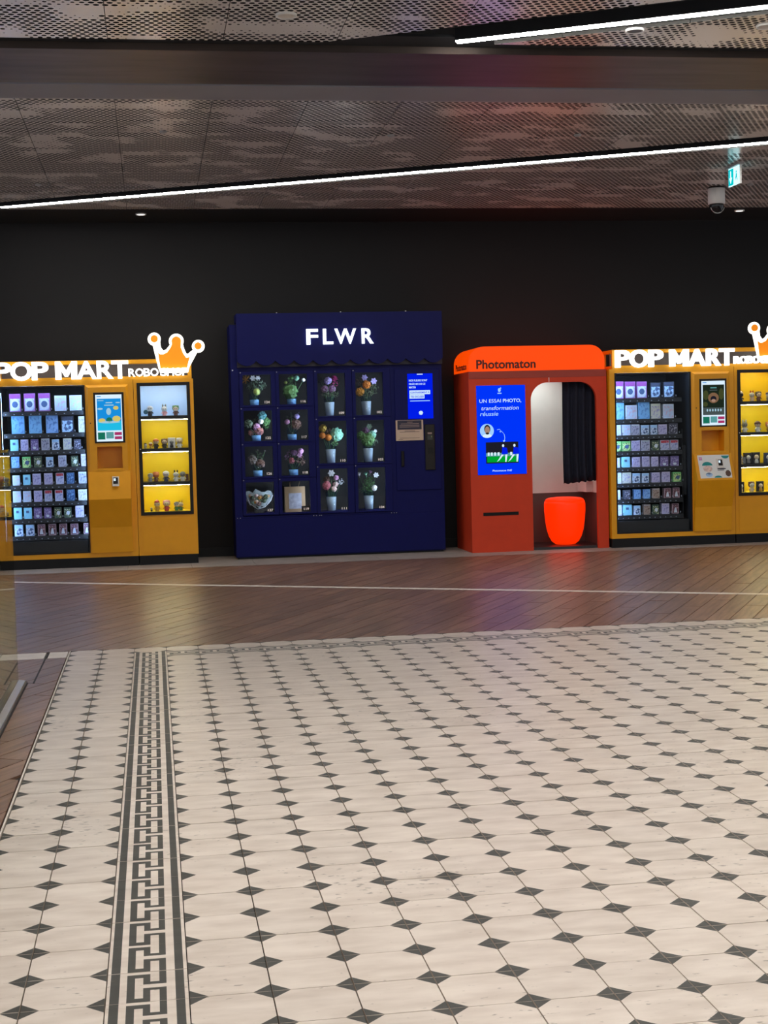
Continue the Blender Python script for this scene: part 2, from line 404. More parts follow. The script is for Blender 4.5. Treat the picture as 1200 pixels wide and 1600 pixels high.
    def mesh(s, name, mats, smooth=False):
        me = bpy.data.meshes.new(name); me.from_pydata(s.v, [], s.f)
        for m in (mats if isinstance(mats, (list, tuple)) else [mats]): me.materials.append(MATS[m])
        me.polygons.foreach_set('material_index', s.m)
        if smooth: me.polygons.foreach_set('use_smooth', [True]*len(s.f))
        me.update(); return me
    def build(s, name, mats, parent=None, smooth=False, loc=None):
        return link(name, s.mesh(name, mats, smooth), parent, loc)
def link(name, me, parent=None, loc=None):
    o = bpy.data.objects.new(name, me); COL.objects.link(o)
    if parent is not None: o.parent = parent
    if loc: o.location = loc
    return o
def tag(o, label=None, cat=None, group=None, kind=None):
    if label: o['label'] = label
    if cat: o['category'] = cat
    if group: o['group'] = group
    if kind: o['kind'] = kind
    return o
def thing(name, loc, label, cat, group=None, rz=0):
    o = bpy.data.objects.new(name, None); COL.objects.link(o); o.location = loc; o.rotation_euler = (0, 0, rz)
    o.empty_display_size = 0.1
    return tag(o, label, cat, group)
def box(name, mat, parent, *b):
    m = MB(); m.box(*b); return m.build(name, mat, parent)
def copy_tree(o, parent=None):
    c = o.copy(); COL.objects.link(c); c.parent = parent
    for ch in list(o.children): copy_tree(ch, c)
    return c
def text_mesh(s, x0, x1, z0, z1, y, depth, mat, offset=0.0, shear=0.0, keep=False, space=1.0):
    """lettering fitted to a rectangle of the x,z plane, its front at y, reaching back by depth"""
    cu = bpy.data.curves.new('lettering', 'FONT'); cu.body = s; cu.offset = offset; cu.extrude = 0.05; cu.shear = shear
    cu.resolution_u = 4; cu.space_character = space
    ob = bpy.data.objects.new('lettering', cu); COL.objects.link(ob)
    dg = bpy.context.evaluated_depsgraph_get(); dg.update()
    me = bpy.data.meshes.new_from_object(ob.evaluated_get(dg), depsgraph=dg)
    bpy.data.objects.remove(ob); bpy.data.curves.remove(cu)
    xs = [v.co.x for v in me.vertices]; ys = [v.co.y for v in me.vertices]
    ax, bx, ay, by = min(xs), max(xs), min(ys), max(ys)
    kx = (x1-x0)/(bx-ax); kz = (z1-z0)/(by-ay)
    if keep: kx = min(kx, kz*1.2)
    for v in me.vertices:
        x, yy, zz = v.co
        v.co = (x0+(x-ax)*kx, y+(depth if zz < 0 else 0.0), z0+(yy-ay)*kz)
    me.materials.clear(); me.materials.append(MATS[mat]); me.update()
    return me
def text(name, parent, *a, **k): return link(name, text_mesh(*a, **k), parent)
def letter_m(x0, x1, z0, z1, y, depth, mat):
    q = [(0, 0), (.27, 0), (.27, .50), (.43, .16), (.57, .16), (.73, .50), (.73, 0), (1, 0), (1, 1), (.76, 1), (.5, .50), (.24, 1), (0, 1)]
    m = MB(); m.prism_y([(x0+(x1-x0)*a, z0+(z1-z0)*b) for a, b in q], y, y+depth); return m.mesh('letter', mat)
def clip(poly, a, b, c):
    """keep the side a*x+b*y<=c of a polygon"""
    out = []
    for i in range(len(poly)):
        p, q = poly[i], poly[(i+1) % len(poly)]
        dp, dq = a*p[0]+b*p[1]-c, a*q[0]+b*q[1]-c
        if dp <= 0: out.append(p)
        if dp*dq < 0:
            t = dp/(dp-dq); out.append((p[0]+t*(q[0]-p[0]), p[1]+t*(q[1]-p[1])))
    return out
def area(poly):
    return 0.5*abs(sum(poly[i][0]*poly[(i+1) % len(poly)][1]-poly[(i+1) % len(poly)][0]*poly[i][1] for i in range(len(poly)))) if len(poly) > 2 else 0
def seen(p):
    """pixel of a world point in the 1200x1600 frame, or None when it lies outside the picture; with its scale"""
    d = Vector(p)-Vector((0, 0, 1.3563)); c = d.dot(_w)
    if c < 0.3: return None
    x = 600+2298.27*d.dot(_r)/c; y = 800-2298.27*d.dot(_u)/c
    return (x, y, c) if -40 < x < 1240 and -40 < y < 1640 else None
ORD = ['first', 'second', 'third', 'fourth', 'fifth', 'sixth', 'seventh', 'eighth', 'ninth']

# ================================================================== setting: floor
XL, XR = TX0-2*TS, TX0+26*TS          # tiled area, left and right edge
YF = TY0+30*TS                        # its far edge
floor = tag(box('floor', 'grout', None, -6, 11, -6, WALL, -0.20, -0.011), 'mall floor of patterned tiles, wood planks and stone', None, None, 'structure')

# printed square tiles: octagon with four dark corners
def tile_mesh():
    m = MB(); g = TS/2-0.0017; h = TS/2-0.0013; k = 0.0437; zb = -0.011
    P = [(-g+k, -h), (g-k, -h), (g, -h+k), (g, h-k), (g-k, h), (-g+k, h), (-g, h-k), (-g, -h+k)]
    m.face([(x, y, 0) for x, y in P], 0)
    for a, b, c in (((-g+k, -h), (-g, -h+k), (-g, -h)), ((g, -h+k), (g-k, -h), (g, -h)), ((g-k, h), (g, h-k), (g, h)), ((-g, h-k), (-g+k, h), (-g, h))):
        m.face([(a[0], a[1], 0), (b[0], b[1], 0), (c[0], c[1], 0)], 1)
    Q = [(-g, -h), (g, -h), (g, h), (-g, h)]
    for i in range(4):
        (ax, ay), (bx, by) = Q[i], Q[(i+1) % 4]
        m.face([(ax, ay, zb), (bx, by, zb), (bx, by, 0), (ax, ay, 0)], 0)
    return m
def key_mesh():
    """square border tile with two dark lines and one turn of a Greek key"""
    m = MB(); h = TS/2-0.0011; zb = -0.011
    u0, u1 = 0.245, 0.735
    R = [(0.04, 0.155, 0, 1), (0.845, 0.955, 0, 1)]
    for a, b, c, d in ((0, .2, 0, .92), (0, .59, 0, .12), (0, .59, .80, .92), (.41, .59, .57, .92), (.41, 1, .57, .66), (.82, 1, .57, 1), (.82, 1, 0, .45), (.41, 1, .37, .45), (.41, .59, 0, .45)):
        R.append((u0+a*(u1-u0), u0+b*(u1-u0), c, d))
    us = sorted({0.0, 1.0} | {r[0] for r in R} | {r[1] for r in R}); vs = sorted({0.0, 1.0} | {r[2] for r in R} | {r[3] for r in R})
    for i in range(len(us)-1):
        for j in range(len(vs)-1):
            cu, cv = (us[i]+us[i+1])/2, (vs[j]+vs[j+1])/2
            d = any(a < cu < b and c < cv < e for a, b, c, e in R)
            q = [(us[i], vs[j]), (us[i+1], vs[j]), (us[i+1], vs[j+1]), (us[i], vs[j+1])]
            m.face([(-h+2*h*a, -h+2*h*b, 0) for a, b in q], 1 if d else 0)
    Q = [(-h, -h), (h, -h), (h, h), (-h, h)]
    for i in range(4):
        (ax, ay), (bx, by) = Q[i], Q[(i+1) % 4]
        m.face([(ax, ay, zb), (bx, by, zb), (bx, by, 0), (ax, ay, 0)], 0)
    return m
TM = tile_mesh(); KM = key_mesh()
tme = TM.mesh('tile', ['tile_white', 'tile_dark']); kme = KM.mesh('border_tile', ['tile_white', 'tile_dark'])
plain = []
for j in range(-9, 30):
    for i in range(-2, 26):
        c = (TX0+(i+0.5)*TS, TY0+(j+0.5)*TS, 0)
        if i == 0 and j < 29 or (j == 28 and i > 0):
            if seen(c):
                o = link('border_tile', kme, floor, c)
                if i != 0: o.rotation_euler = (0, 0, PI/2)
                o.location.z += random.uniform(-0.0006, 0.0006)
            else: plain.append((9e9, c, 1 if i == 0 else 2))
            continue
        s = seen(c)
        plain.append((s[2] if s else 1e6+c[1], c, 0))
plain.sort(key=lambda t: t[0])
rest = MB()
for n, (d, c, k) in enumerate(plain):
    if n < 300 and k == 0 and d < 1e5:
        o = link('tile', tme, floor, c); o.location.z += random.uniform(-0.0006, 0.0006)
    else:
        src = TM if k == 0 else KM; b = len(rest.v)
        if k == 2: rest.v += [(c[0]-y, c[1]+x, z) for x, y, z in src.v]
        else: rest.v += [(c[0]+x, c[1]+y, z) for x, y, z in src.v]
        rest.f += [tuple(b+i for i in f) for f in src.f]; rest.m += src.m
tag(rest.build('tile_field', ['tile_white', 'tile_dark'], floor), kind='stuff')
# pale edging that closes the tiled area on its left
box('tile_edging', 'inlay_stone', floor, XL-0.010, XL-0.004, -2, YF, -0.011, 0.001)

# wood-look planks, laid at sixty degrees, cut round the inlays and the tiles
ID = Vector((5.99, -3.50)).normalized(); INn = (-ID.y, ID.x)          # inlay runs along ID
IC = INn[0]*1.80+INn[1]*12.50
pu = (math.cos(math.radians(59.7)), math.sin(math.radians(59.7))); pv = (pu[1], -pu[0])
PW, PL = 0.148, 1.18
regions = [[(-INn[0], -INn[1], -(IC+0.046)), (0, 1, 15.13), (-1, 0, 3.4), (1, 0, 8.6)],
           [(INn[0], INn[1], IC-0.046), (0, -1, -(YF+0.004)), (-1, 0, 3.4), (1, 0, 8.6)],
           [(1, 0, XL-0.017), (0, 1, 9.245), (-1, 0, 3.4), (0, -1, -2.5)]]
planks = []
for reg in regions:
    for a in range(-90, 110):
        for b in range(-10, 20):
            v0 = a*PW; u0 = b*PL+(a*0.37 % 1.0)*PL
            rc = [(u*pu[0]+v*pv[0], u*pu[1]+v*pv[1]) for u, v in ((u0+.0026, v0+.0026), (u0+PL-.0026, v0+.0026), (u0+PL-.0026, v0+PW-.0026), (u0+.0026, v0+PW-.0026))]
            if not any(-4 < x < 10 and 1 < y < 16.5 for x, y in rc): continue
            for h in reg:
                rc = clip(rc, *h)
                if len(rc) < 3: break
            if len(rc) < 3 or area(rc) < 0.0015: continue
            cx = sum(p[0] for p in rc)/len(rc); cy = sum(p[1] for p in rc)/len(rc)
            s = seen((cx, cy, 0)); planks.append((-area(rc)/s[2]**2 if s else 1, cx, cy, rc))
planks.sort(key=lambda t: t[0])
rest = MB()
for n, (k, cx, cy, rc) in enumerate(planks):
    sgn = sum(rc[i][0]*rc[(i+1) % len(rc)][1]-rc[(i+1) % len(rc)][0]*rc[i][1] for i in range(len(rc)))
    if sgn < 0: rc = rc[::-1]
    if n < 300 and k < 0:
        m = MB(); m.prism_z([(x-cx, y-cy) for x, y in rc], -0.011, 0.0, 0, False)
        o = m.build('plank', 'wood', floor, loc=(cx, cy, random.uniform(-0.0006, 0.0004)))
    else:
        rest.prism_z(rc, -0.011, 0.0, 0, False)
if rest.v: tag(rest.build('plank_field', 'wood', floor), kind='stuff')
m = MB(); e0, e1 = -4.2, 9.0
P = lambda t, c: (ID.x*t+INn[0]*c, ID.y*t+INn[1]*c)
tt = ID.x*1.8+ID.y*12.5
m.prism_z([P(tt-5, IC-0.044), P(tt+7, IC-0.044), P(tt+7, IC+0.044), P(tt-5, IC+0.044)], -0.011, 0.001)
tag(m.build('inlay_strip', 'inlay_stone', floor), 'pale diagonal inlay strip')
box('inlay_strip', 'inlay_stone', floor, -3.4, -0.712, 9.25, 9.50, -0.011, 0.001)
box('inlay_strip', 'inlay_stone', floor, -0.690, XL-0.017, 9.25, 9.50, -0.011, 0.001)
box('expansion_joint', 'rubber', floor, -0.7060, -0.6965, 8.32, 9.51, -0.011, 0.002)
# stone slabs along the machines
for a in range(-6, 16):
    for b in range(2):
        x = -0.3+a*0.655; y0, y1 = ((15.134, 15.78), (15.783, WALL))[b]
        box('stone_slab', 'stone', floor, x+.0015, x+.6535, y0, y1, -0.011, random.uniform(-0.0005, 0.0005))

# ================================================================== setting: wall
wall = tag(box('wall_back', 'wall_black', None, -6, 11, WALL, WALL+0.2, -0.2, CEIL+0.6), 'matt black wall behind the machines', None, None, 'structure')
tag(box('baseboard_back', 'black_paint', None, -6, 11, WALL-0.015, WALL, -0.01, 0.10), 'black skirting board of the back wall', None, None, 'structure')

# ================================================================== setting: ceiling
ceil = tag(box('ceiling', 'void_black', None, -6, 11, -6, WALL, CEIL+0.42, CEIL+0.5), 'perforated metal ceiling with diagonal light slots', None, None, 'structure')
ld = Vector((0.887, -0.4614)).normalized(); ln_ = (-ld.y, ld.x)
SLOTS = [(12.62, 13.02, 12.93), (8.38, 8.86, 8.725), (4.14, 4.62, 4.485), (-0.10, 0.38, 0.245)]     # near edge, far edge, light line
def panels(y0, y1, slots, name='ceiling_panel'):
    x = -0.179-9*0.672
    while x < 11:
        pcs = [[(x+.002, y0), (x+.670, y0), (x+.670, y1), (x+.002, y1)]]
        for a, b, c in slots:
            nx = []
            for p in pcs:
                nx.append(clip(p, ln_[0], ln_[1], a)); nx.append(clip(p, -ln_[0], -ln_[1], -b))
            pcs = [p for p in nx if area(p) > 0.004]
        for p in pcs:
            m = MB(); n = len(p)
            m.face([(a, b, CEIL) for a, b in reversed(p)], 0)
            for i in range(n):
                a, b = p[i], p[(i+1) % n]
                m.face([(a[0], a[1], CEIL), (b[0], b[1], CEIL), (b[0], b[1], CEIL+0.022), (a[0], a[1], CEIL+0.022)], 1)
            m.build(name, ['perforated_metal', 'panel_edge'], ceil)
        x += 0.672
panels(10.43, 15.42, SLOTS[:1])
panels(3.2, 8.875, SLOTS[1:3])
panels(-5.6, 3.19, SLOTS[2:])
# dark soffit by the wall, grey and brown metal strips of the cross band
box('soffit', 'soffit_black', ceil, -6, 11, 15.425, WALL, CEIL, CEIL+0.1)
box('cross_band_grey', 'soffit_grey', ceil, -6, 11, 10.005, 10.425, CEIL-0.002, CEIL+0.06)
box('cross_band_brown', 'brown_metal', ceil, -6, 11, 9.13, 9.985, CEIL+0.004, CEIL+0.06)
box('cross_band_recess', 'soffit_dark', ceil, -6, 11, 8.89, 9.12, CEIL+0.045, CEIL+0.06)

# ------------------------------------------------------------------ light lines in the slots
def led_line(c, t0, t1, label):
    """t0..t1 run along the slot direction"""
    p0 = (ld.x*t0+ln_[0]*c, ld.y*t0+ln_[1]*c)
    L = t1-t0
    o = thing('linear_light', (p0[0], p0[1], CEIL-0.03), label, 'light', None, math.atan2(ld.y, ld.x))
    m = MB(); m.box(-0.004, L+0.004, -0.030, 0.030, 0.038, 0.11); m.build('housing', 'soffit_dark', o)
    m = MB(); m.box(0, L, -0.026, 0.026, 0.030, 0.0375); m.build('diffuser', 'led', o)
    return o
def along(x, y): return ld.x*x+ld.y*y
led_line(12.93, along(-1.47, 15.21), along(7.6, 10.6), 'long white light line running diagonally across the whole far ceiling')
led_line(8.725, along(1.90, 8.85), along(6.6, 6.4), 'white light line in the near ceiling, cut off by upper right corner')
led_line(4.485, along(-3.5, 6.6), along(6.6, 1.7), 'light line above the camera')
led_line(0.245, along(-3.5, 2.3), along(6.6, -2.6), 'light line behind the camera')

# ------------------------------------------------------------------ downlights
def downlight(x, y, label, lit, power=0, r=0.055, group=None):
    o = thing('downlight', (x, y, CEIL-0.012), label, 'light', group)
    m = MB(); m.lathe([(r*0.8, 0.008), (r*0.8, 0.0), (r, 0.0), (r*1.02, 0.013)], seg=24, cap=False); m.build('ring', 'white_plastic', o, True)
    m = MB(); m.lathe([(r*0.79, 0.004), (r*0.79, 0.009)], seg=24); m.build('lens', lit, o)
    if power:
        l = bpy.data.lights.new('added_downlight_lamp', 'SPOT'); l.energy = power; l.spot_size = math.radians(128); l.spot_blend = 0.8
        l.shadow_soft_size = 0.06; l.color = (1.0, 0.925, 0.85)
        lo = bpy.data.objects.new('added_downlight_lamp', l); COL.objects.link(lo); lo.parent = o; lo.location = (0, 0, -0.03)
    return o
downlight(-0.04, 15.74, 'small round downlight in black soffit above the left yellow machine', 'downlight', 0)
downlight(6.50, 15.62, 'small round downlight in black soffit beside the dome camera', 'downlight', 0)
downlight(2.90, 8.50, 'round downlight ring beside the near light line', 'grey_dark', 0)
downlight(0.816, 8.31, 'pale round disc in the near ceiling above the left', 'pale_edge', 0, 0.06)
downlight(3.66, 8.36, 'pale round disc near the upper right corner of ceiling', 'pale_edge', 0, 0.06)
k = 0
for j, y in enumerate((-1.0, 2.4, 5.8)):  # rows of unseen downlights, added to light the tiled floor
    for i, x in enumerate((-1.9, 0.6, 3.1, 5.6)):
        downlight(x, y, 'added unseen hall downlight, %s from left in the %s row from the back' % (ORD[i], ORD[j]), 'downlight', SPOT_W, group='added unseen downlights over the tiled hall')
# small sensors in the far ceiling
for x, y, s in ((-0.95, 13.9, 'leftmost in the far ceiling'), (0.16, 11.5, 'above the left machine in far ceiling'), (1.94, 11.6, 'in middle of the far ceiling'), (3.45, 11.55, 'right of middle in the far ceiling'), (5.9, 13.9, 'right of the dome camera')):
    m = MB(); m.lathe([(0.012, -0.02), (0.028, -0.012), (0.03, 0.0)], seg=14)
    tag(m.build('sprinkler_cap', 'grey_plastic', None, True, (x, y, CEIL)), 'small round ceiling cap ' + s, 'sprinkler')

# ------------------------------------------------------------------ dome camera and exit sign
o = thing('dome_camera', (5.62, 14.08, CEIL), 'white dome security camera hanging from the ceiling at right', 'camera')
m = MB(); m.lathe([(0.078, -0.018), (0.078, 0.0)], seg=24); m.build('mount', 'rubber', o, True)
m = MB(); m.lathe([(0.074, -0.17), (0.084, -0.168), (0.084, -0.02), (0.08, -0.016)], seg=28); m.build('housing', 'white_plastic', o, True)
m = MB(); m.lathe([(0.004, -0.262), (0.03, -0.256), (0.052, -0.240), (0.068, -0.213), (0.073, -0.186), (0.072, -0.171)], seg=28); m.build('dome', 'dome', o, True)
m = MB(); m.tube([(0.072*math.cos(a), -0.075*math.sin(0.35), -0.19-0.072*math.sin(a)) for a in [PI*i/14 for i in range(1, 14)]], 0.003, 6); m.build('dome_rim', 'white_plastic', o, True)
o = thing('exit_sign', (5.31, 12.86, CEIL), 'small lit green and white exit sign hanging from ceiling', 'sign')
box('mount', 'grey_plastic', o, -0.03, 0.03, -0.15, 0.15, -0.022, 0.0)
box('plate', 'exit_white', o, -0.006, 0.006, -0.13, 0.13, -0.185, -0.023)
box('edge_frame', 'white_plastic', o, -0.007, 0.007, -0.142, -0.131, -0.19, -0.023)
box('green_field', 'exit_teal', o, -0.009, -0.0065, 0.012, 0.122, -0.178, -0.032)
m = MB(); yc = 0.067
m.poly([(-0.0105, yc-0.011, -0.05), (-0.0105, yc+0.011, -0.05), (-0.0105, yc+0.011, -0.11), (-0.0105, yc-0.011, -0.11)], [(0, 1, 2, 3)])
m.poly([(-0.0105, yc-0.036, -0.11), (-0.0105, yc+0.036, -0.11), (-0.0105, yc, -0.165)], [(0, 1, 2)])
m.build('arrow', 'exit_white', o)
m = MB()                                # running figure on the white half
m.poly([(-0.0075, -0.06+a, -0.11+b) for a, b in ((-0.012, 0.02), (0.014, 0.026), (0.02, 0.0), (0.034, -0.03), (0.024, -0.036), (0.006, -0.012), (-0.014, -0.044), (-0.026, -0.038), (-0.01, -0.01))], [tuple(range(9))])
m.ball((-0.0075, -0.054, -0.072), 0.012, 0.1, 1, 1)
m.build('running_figure', 'exit_teal', o)

# ------------------------------------------------------------------ glass balustrade on the left
o = thing('glass_balustrade', (-0.78, 8.3, 0), 'frameless glass balustrade in a steel floor channel at left edge', 'balustrade')
m = MB(); m.box(-0.012, 0.0, -4.3, 0.0, 0.0125, 1.304); m.build('glass_pane', 'balustrade_glass', o)
m = MB(); m.prism_y([(-0.05, 0.0), (0.042, 0.0), (0.042, 0.014), (0.036, 0.020), (0.001, 0.026), (0.001, 0.012), (-0.013, 0.012), (-0.013, 0.026), (-0.05, 0.020)], -4.3, 0.02); m.build('base_channel', 'steel', o)
box('gasket', 'rubber', o, 0.0425, 0.048, -4.3, 0.03, 0.0, 0.006)

# ================================================================== yellow vending machines
CROWN_K = 0.000796
def crown_pt(x, y):
    return (1.66+((x-443)-0.034*(y-262))*CROWN_K, 2.367-((y-262)+0.019*(x-443))*CROWN_K)
def arc(cx, cy, r, a0, a1, n=14):
    return [(cx+r*math.cos(math.radians(a0+(a1-a0)*i/n)), cy+r*math.sin(math.radians(a0+(a1-a0)*i/n))) for i in range(n+1)]
def crown_outline(inner):
    """picture-space outline (y down), running clockwise from the left ball"""
    if not inner:
        p = arc(443, 262, 85, 103, 385, 18)                        # left ball, from its foot round the top to the inner foot
        p += [(530, 370), (562, 412), (598, 398), (640, 345)]
        p += arc(730, 287, 97, 150, 385, 16)
        p += [(832, 385), (862, 452), (884, 455), (925, 418)]
        p += arc(1018, 355, 84, 145, 460, 18)
        p += [(905, 620), (885, 700), (520, 705), (497, 640)]
    else:
        p = [(492, 440), (520, 462), (560, 462), (610, 438), (655, 375), (672, 330)]
        p += arc(730, 290, 62, 160, 370, 12)
        p += [(788, 370), (822, 455), (860, 508), (905, 496), (870, 640), (524, 646)]
    return [crown_pt(*q) for q in p]
def vending_machine(X0, Yf, side, prods):
    other = 'right' if side == 'left' else 'left'
    where = {'left': 'at the left edge', 'right': 'right of the orange photo booth'}[side]
    o = thing('vending_machine', (X0, Yf, 0), 'yellow toy vending machine with lit sign and crown, ' + where, 'vending machine', 'yellow vending machines')
    D = 0.82
    m = MB()                                                        # shell round the product window, solid behind the payment column
    m.box(0, 0.058, 0, D, 0.10, 1.948); m.box(0.926, 1.030, 0.0, 0.13, 1.029, 1.259); m.box(1.292, 1.423, 0.0, 0.13, 1.029, 1.259); m.box(0.926, 1.423, 0.13, D, 0.10, 1.948); m.box(0.926, 1.423, 0.0, 0.13, 0.10, 1.029); m.box(0.926, 1.423, 0.0, 0.13, 1.259, 1.948)
    m.box(0.058, 0.926, 0, D, 1.905, 1.948); m.box(0.058, 0.926, 0, D, 0.10, 0.150)
    m.build('body', 'yellow', o)
    box('back_panel', 'black_inside', o, 0.058, 0.926, D-0.03, D-0.001, 0.151, 1.904)
    box('plinth', 'black_paint', o, 0.004, 1.419, 0.004, D, 0.0, 0.10)
    m = MB(); w = 0.014
    m.box(0.0585, 0.0585+w, -0.004, 0.02, 0.151, 1.904); m.box(0.9255-w, 0.9255, -0.004, 0.02, 0.151, 1.904)
    m.box(0.0585+w, 0.9255-w, -0.004, 0.02, 1.890, 1.904); m.box(0.0585+w, 0.9255-w, -0.004, 0.02, 0.151, 0.166)
    m.build('window_frame', 'black_frame', o)
    box('window_pane', 'pane_glass', o, 0.0730, 0.9110, 0.004, 0.009, 0.167, 1.889)
    m = MB(); m.box(0.0588, 0.90, 0.04, 0.32, 0.152, 0.285); m.build('drop_tray', 'tray', o)
    box('light_strip', 'strip_cool', o, 0.0605, 0.0705, 0.030, 0.050, 0.30, 1.84)
    if side == 'left': box('light_strip', 'strip_cool', o, 0.9125, 0.9225, 0.022, 0.040, 0.30, 1.84)
    box('light_strip', 'strip_cool', o, 0.10, 0.90, 0.022, 0.040, 1.8925, 1.9005)
    box('inner_lining', 'black_inside', o, 0.0582, 0.0592, 0.021, D-0.032, 0.152, 1.903); box('inner_lining', 'black_inside', o, 0.9248, 0.9258, 0.021, D-0.032, 0.152, 1.903); box('inner_lining', 'black_inside', o, 0.0595, 0.9245, 0.041, D-0.032, 1.9025, 1.904)
    if side == 'right':
        m = MB(); m.box(0.872, 0.880, 0.16, 0.20, 0.30, 1.28); m.box(0.880, 0.9105, 0.14, 0.26, 0.55, 1.10); m.build('lift_rail', 'tray', o)
    shelf_end = 0.90 if side == 'left' else 0.86
    for si, row in enumerate(prods):
        z = row[0]-0.001
        m = MB(); m.box(0.0795, shelf_end, 0.12, 0.60, z-0.030, z); m.box(0.0795, shelf_end, 0.108, 0.120, z-0.046, z-0.006)
        sh = m.build('shelf', 'tray', o)
        m = MB()
        nt_ = 9 if len(row) < 7 else 12
        for i in range(nt_): m.box(0.10+i*(shelf_end-0.13)/nt_, 0.10+i*(shelf_end-0.13)/nt_+0.012, 0.1045, 0.1078, z-0.034, z-0.025)
        tag(m.build('price_tags', 'price_tag', sh), kind='stuff')
        m = MB()
        for i, b in enumerate(row[1:]): m.box(b[0]+b[1]+0.010, b[0]+b[1]+0.018, 0.124, 0.128, z+0.012, z+0.030)
        tag(m.build('dividers', 'price_tag', sh), kind='stuff')
    # payment column: chamfered yellow front, screen, niche, sloping ledge, tapering lower front
    m = MB(); x0, x1 = 0.931, 1.371
    a, b = 0.026, 0.0                                               # chamfer
    nx0, nx1, nz0, nz1 = 1.031, 1.291, 1.030, 1.258
    yf = -0.030
    xs = [x0+a, nx0, nx1, x1-a]; zs = [1.000, nz0, nz1, 1.902-a]
    for i in range(3):
        for j in range(3):
            if i == 1 and j == 1: continue
            m.face([(xs[i], yf, zs[j]), (xs[i+1], yf, zs[j]), (xs[i+1], yf, zs[j+1]), (xs[i], yf, zs[j+1])])
    m.face([(x0, 0, 1.000), (x0+a, yf, 1.000), (x0+a, yf, 1.902-a), (x0, 0, 1.902)])
    m.face([(x1-a, yf, 1.000), (x1, 0, 1.000), (x1, 0, 1.902), (x1-a, yf, 1.902-a)])
    m.face([(x0+a, yf, 1.902-a), (x1-a, yf, 1.902-a), (x1, 0, 1.902), (x0, 0, 1.902)])
    m.build('payment_front', 'yellow', o)
    m = MB(); d = 0.128
    m.face([(nx0, d, nz0), (nx1, d, nz0), (nx1, d, nz1), (nx0, d, nz1)])
    m.face([(nx0, yf, nz0), (nx1, yf, nz0), (nx1, d, nz0), (nx0, d, nz0)]); m.face([(nx0, d, nz1), (nx1, d, nz1), (nx1, yf, nz1), (nx0, yf, nz1)])
    m.face([(nx0, yf, nz0), (nx0, d, nz0), (nx0, d, nz1), (nx0, yf, nz1)]); m.face([(nx1, d, nz0), (nx1, yf, nz0), (nx1, yf, nz1), (nx1, d, nz1)])
    m.build('collection_niche', 'yellow', o)
    m = MB(); m.prism_x([(0.0, 1.0), (-0.03, 1.0), (-0.148, 0.712), (-0.142, 0.690), (-0.050, 0.415), (-0.024, 0.148), (0.0, 0.148)][::-1], x0+0.006, x1-0.006)
    led = m.build('ledge', 'yellow', o)
    m = MB(); m.prism_x([(-0.016, 1.0), (-0.034, 1.0), (-0.034, 1.020), (-0.016, 1.030)][::-1], 1.02, 1.30); m.build('ledge_lip', 'yellow', o)
    # card reader on the ledge
    sl = (0.148-0.03)/(1.0-0.712)
    def led_y(z): return -0.03-(1.0-z)*sl
    cx = 1.212
    m = MB(); m.poly([(cx-.036, led_y(.945)-.002, .945), (cx+.036, led_y(.945)-.002, .945), (cx+.036, led_y(.850)-.002, .850), (cx-.036, led_y(.850)-.002, .850),
                      (cx-.032, led_y(.945)-.035, .943), (cx+.032, led_y(.945)-.035, .943), (cx+.032, led_y(.850)-.035, .846), (cx-.032, led_y(.850)-.035, .846)],
                     [(0, 3, 2, 1), (4, 5, 6, 7), (0, 1, 5, 4), (1, 2, 6, 5), (2, 3, 7, 6), (3, 0, 4, 7)])
    rd = m.build('card_reader', 'pale_edge', o)
    m = MB(); m.poly([(cx-.024, led_y(.934)-.0375, .934), (cx+.024, led_y(.934)-.0375, .934), (cx+.024, led_y(.872)-.0375, .869), (cx-.024, led_y(.872)-.0375, .869)], [(0, 3, 2, 1)]); m.build('reader_display', 'black_frame', rd)
    m = MB(); m.poly([(cx-.020, led_y(.928)-.0385, .926), (cx+.002, led_y(.928)-.0385, .926), (cx+.002, led_y(.902)-.0385, .899), (cx-.020, led_y(.902)-.0385, .899)], [(0, 3, 2, 1)]); m.build('reader_icon', 'screen_white', rd)
    if side == 'right':                                             # printed sheet stuck to the ledge: plain colour shapes
        def sheet(name, pts, mat, k, par):
            m = MB(); m.face([(x, led_y(z)-k, z) for x, z in pts]); return m.build(name, mat, par)
        s = sheet('printed_sheet', [(0.972, 0.985), (1.335, 0.985), (1.335, 0.735), (0.972, 0.735)][::-1], 'white_plastic', 0.0015, led)
        tag(s, 'white printed sheet with teal shapes')
        sheet('print_shape', [(1.010+0.060+0.060*math.cos(t), 0.872+0.040*math.sin(t)) for t in [PI*i/10 for i in range(11)]], 'print_T2', 0.0025, led)
        sheet('print_shape', [(1.290+0.045*math.cos(t), 0.975+0.032*math.sin(t)) for t in [PI+PI*i/8 for i in range(9)]], 'print_T2', 0.0025, led)
        sheet('print_shape', [(1.175+0.045*math.cos(t), 0.738+0.022*math.sin(t)) for t in [PI*i/8 for i in range(9)]], 'print_T2', 0.0025, led)
        sheet('print_shape', [(1.070+0.052*math.cos(t), 0.836+0.034*math.sin(t)) for t in [2*PI*i/14 for i in range(14)]], 'petal_cream', 0.002, led)
        sheet('print_shape', [(1.075+0.040*math.cos(t), 0.772+0.024*math.sin(t)) for t in [2*PI*i/12 for i in range(12)]], 'print_K', 0.002, led)
        sheet('print_shape', [(0.985, 0.965), (1.022, 0.965), (1.022, 0.930), (0.985, 0.930)][::-1], 'petal_pink', 0.0025, led)
        sheet('print_shape', [(1.295+0.032*math.cos(t), 0.782+0.036*math.sin(t)) for t in [2*PI*i/9 for i in range(9)]], 'petal_brown', 0.0025, led)
        sheet('print_shape', [(1.18, 0.838), (1.275, 0.838), (1.275, 0.829), (1.18, 0.829)][::-1], 'ink_navy', 0.0025, led)
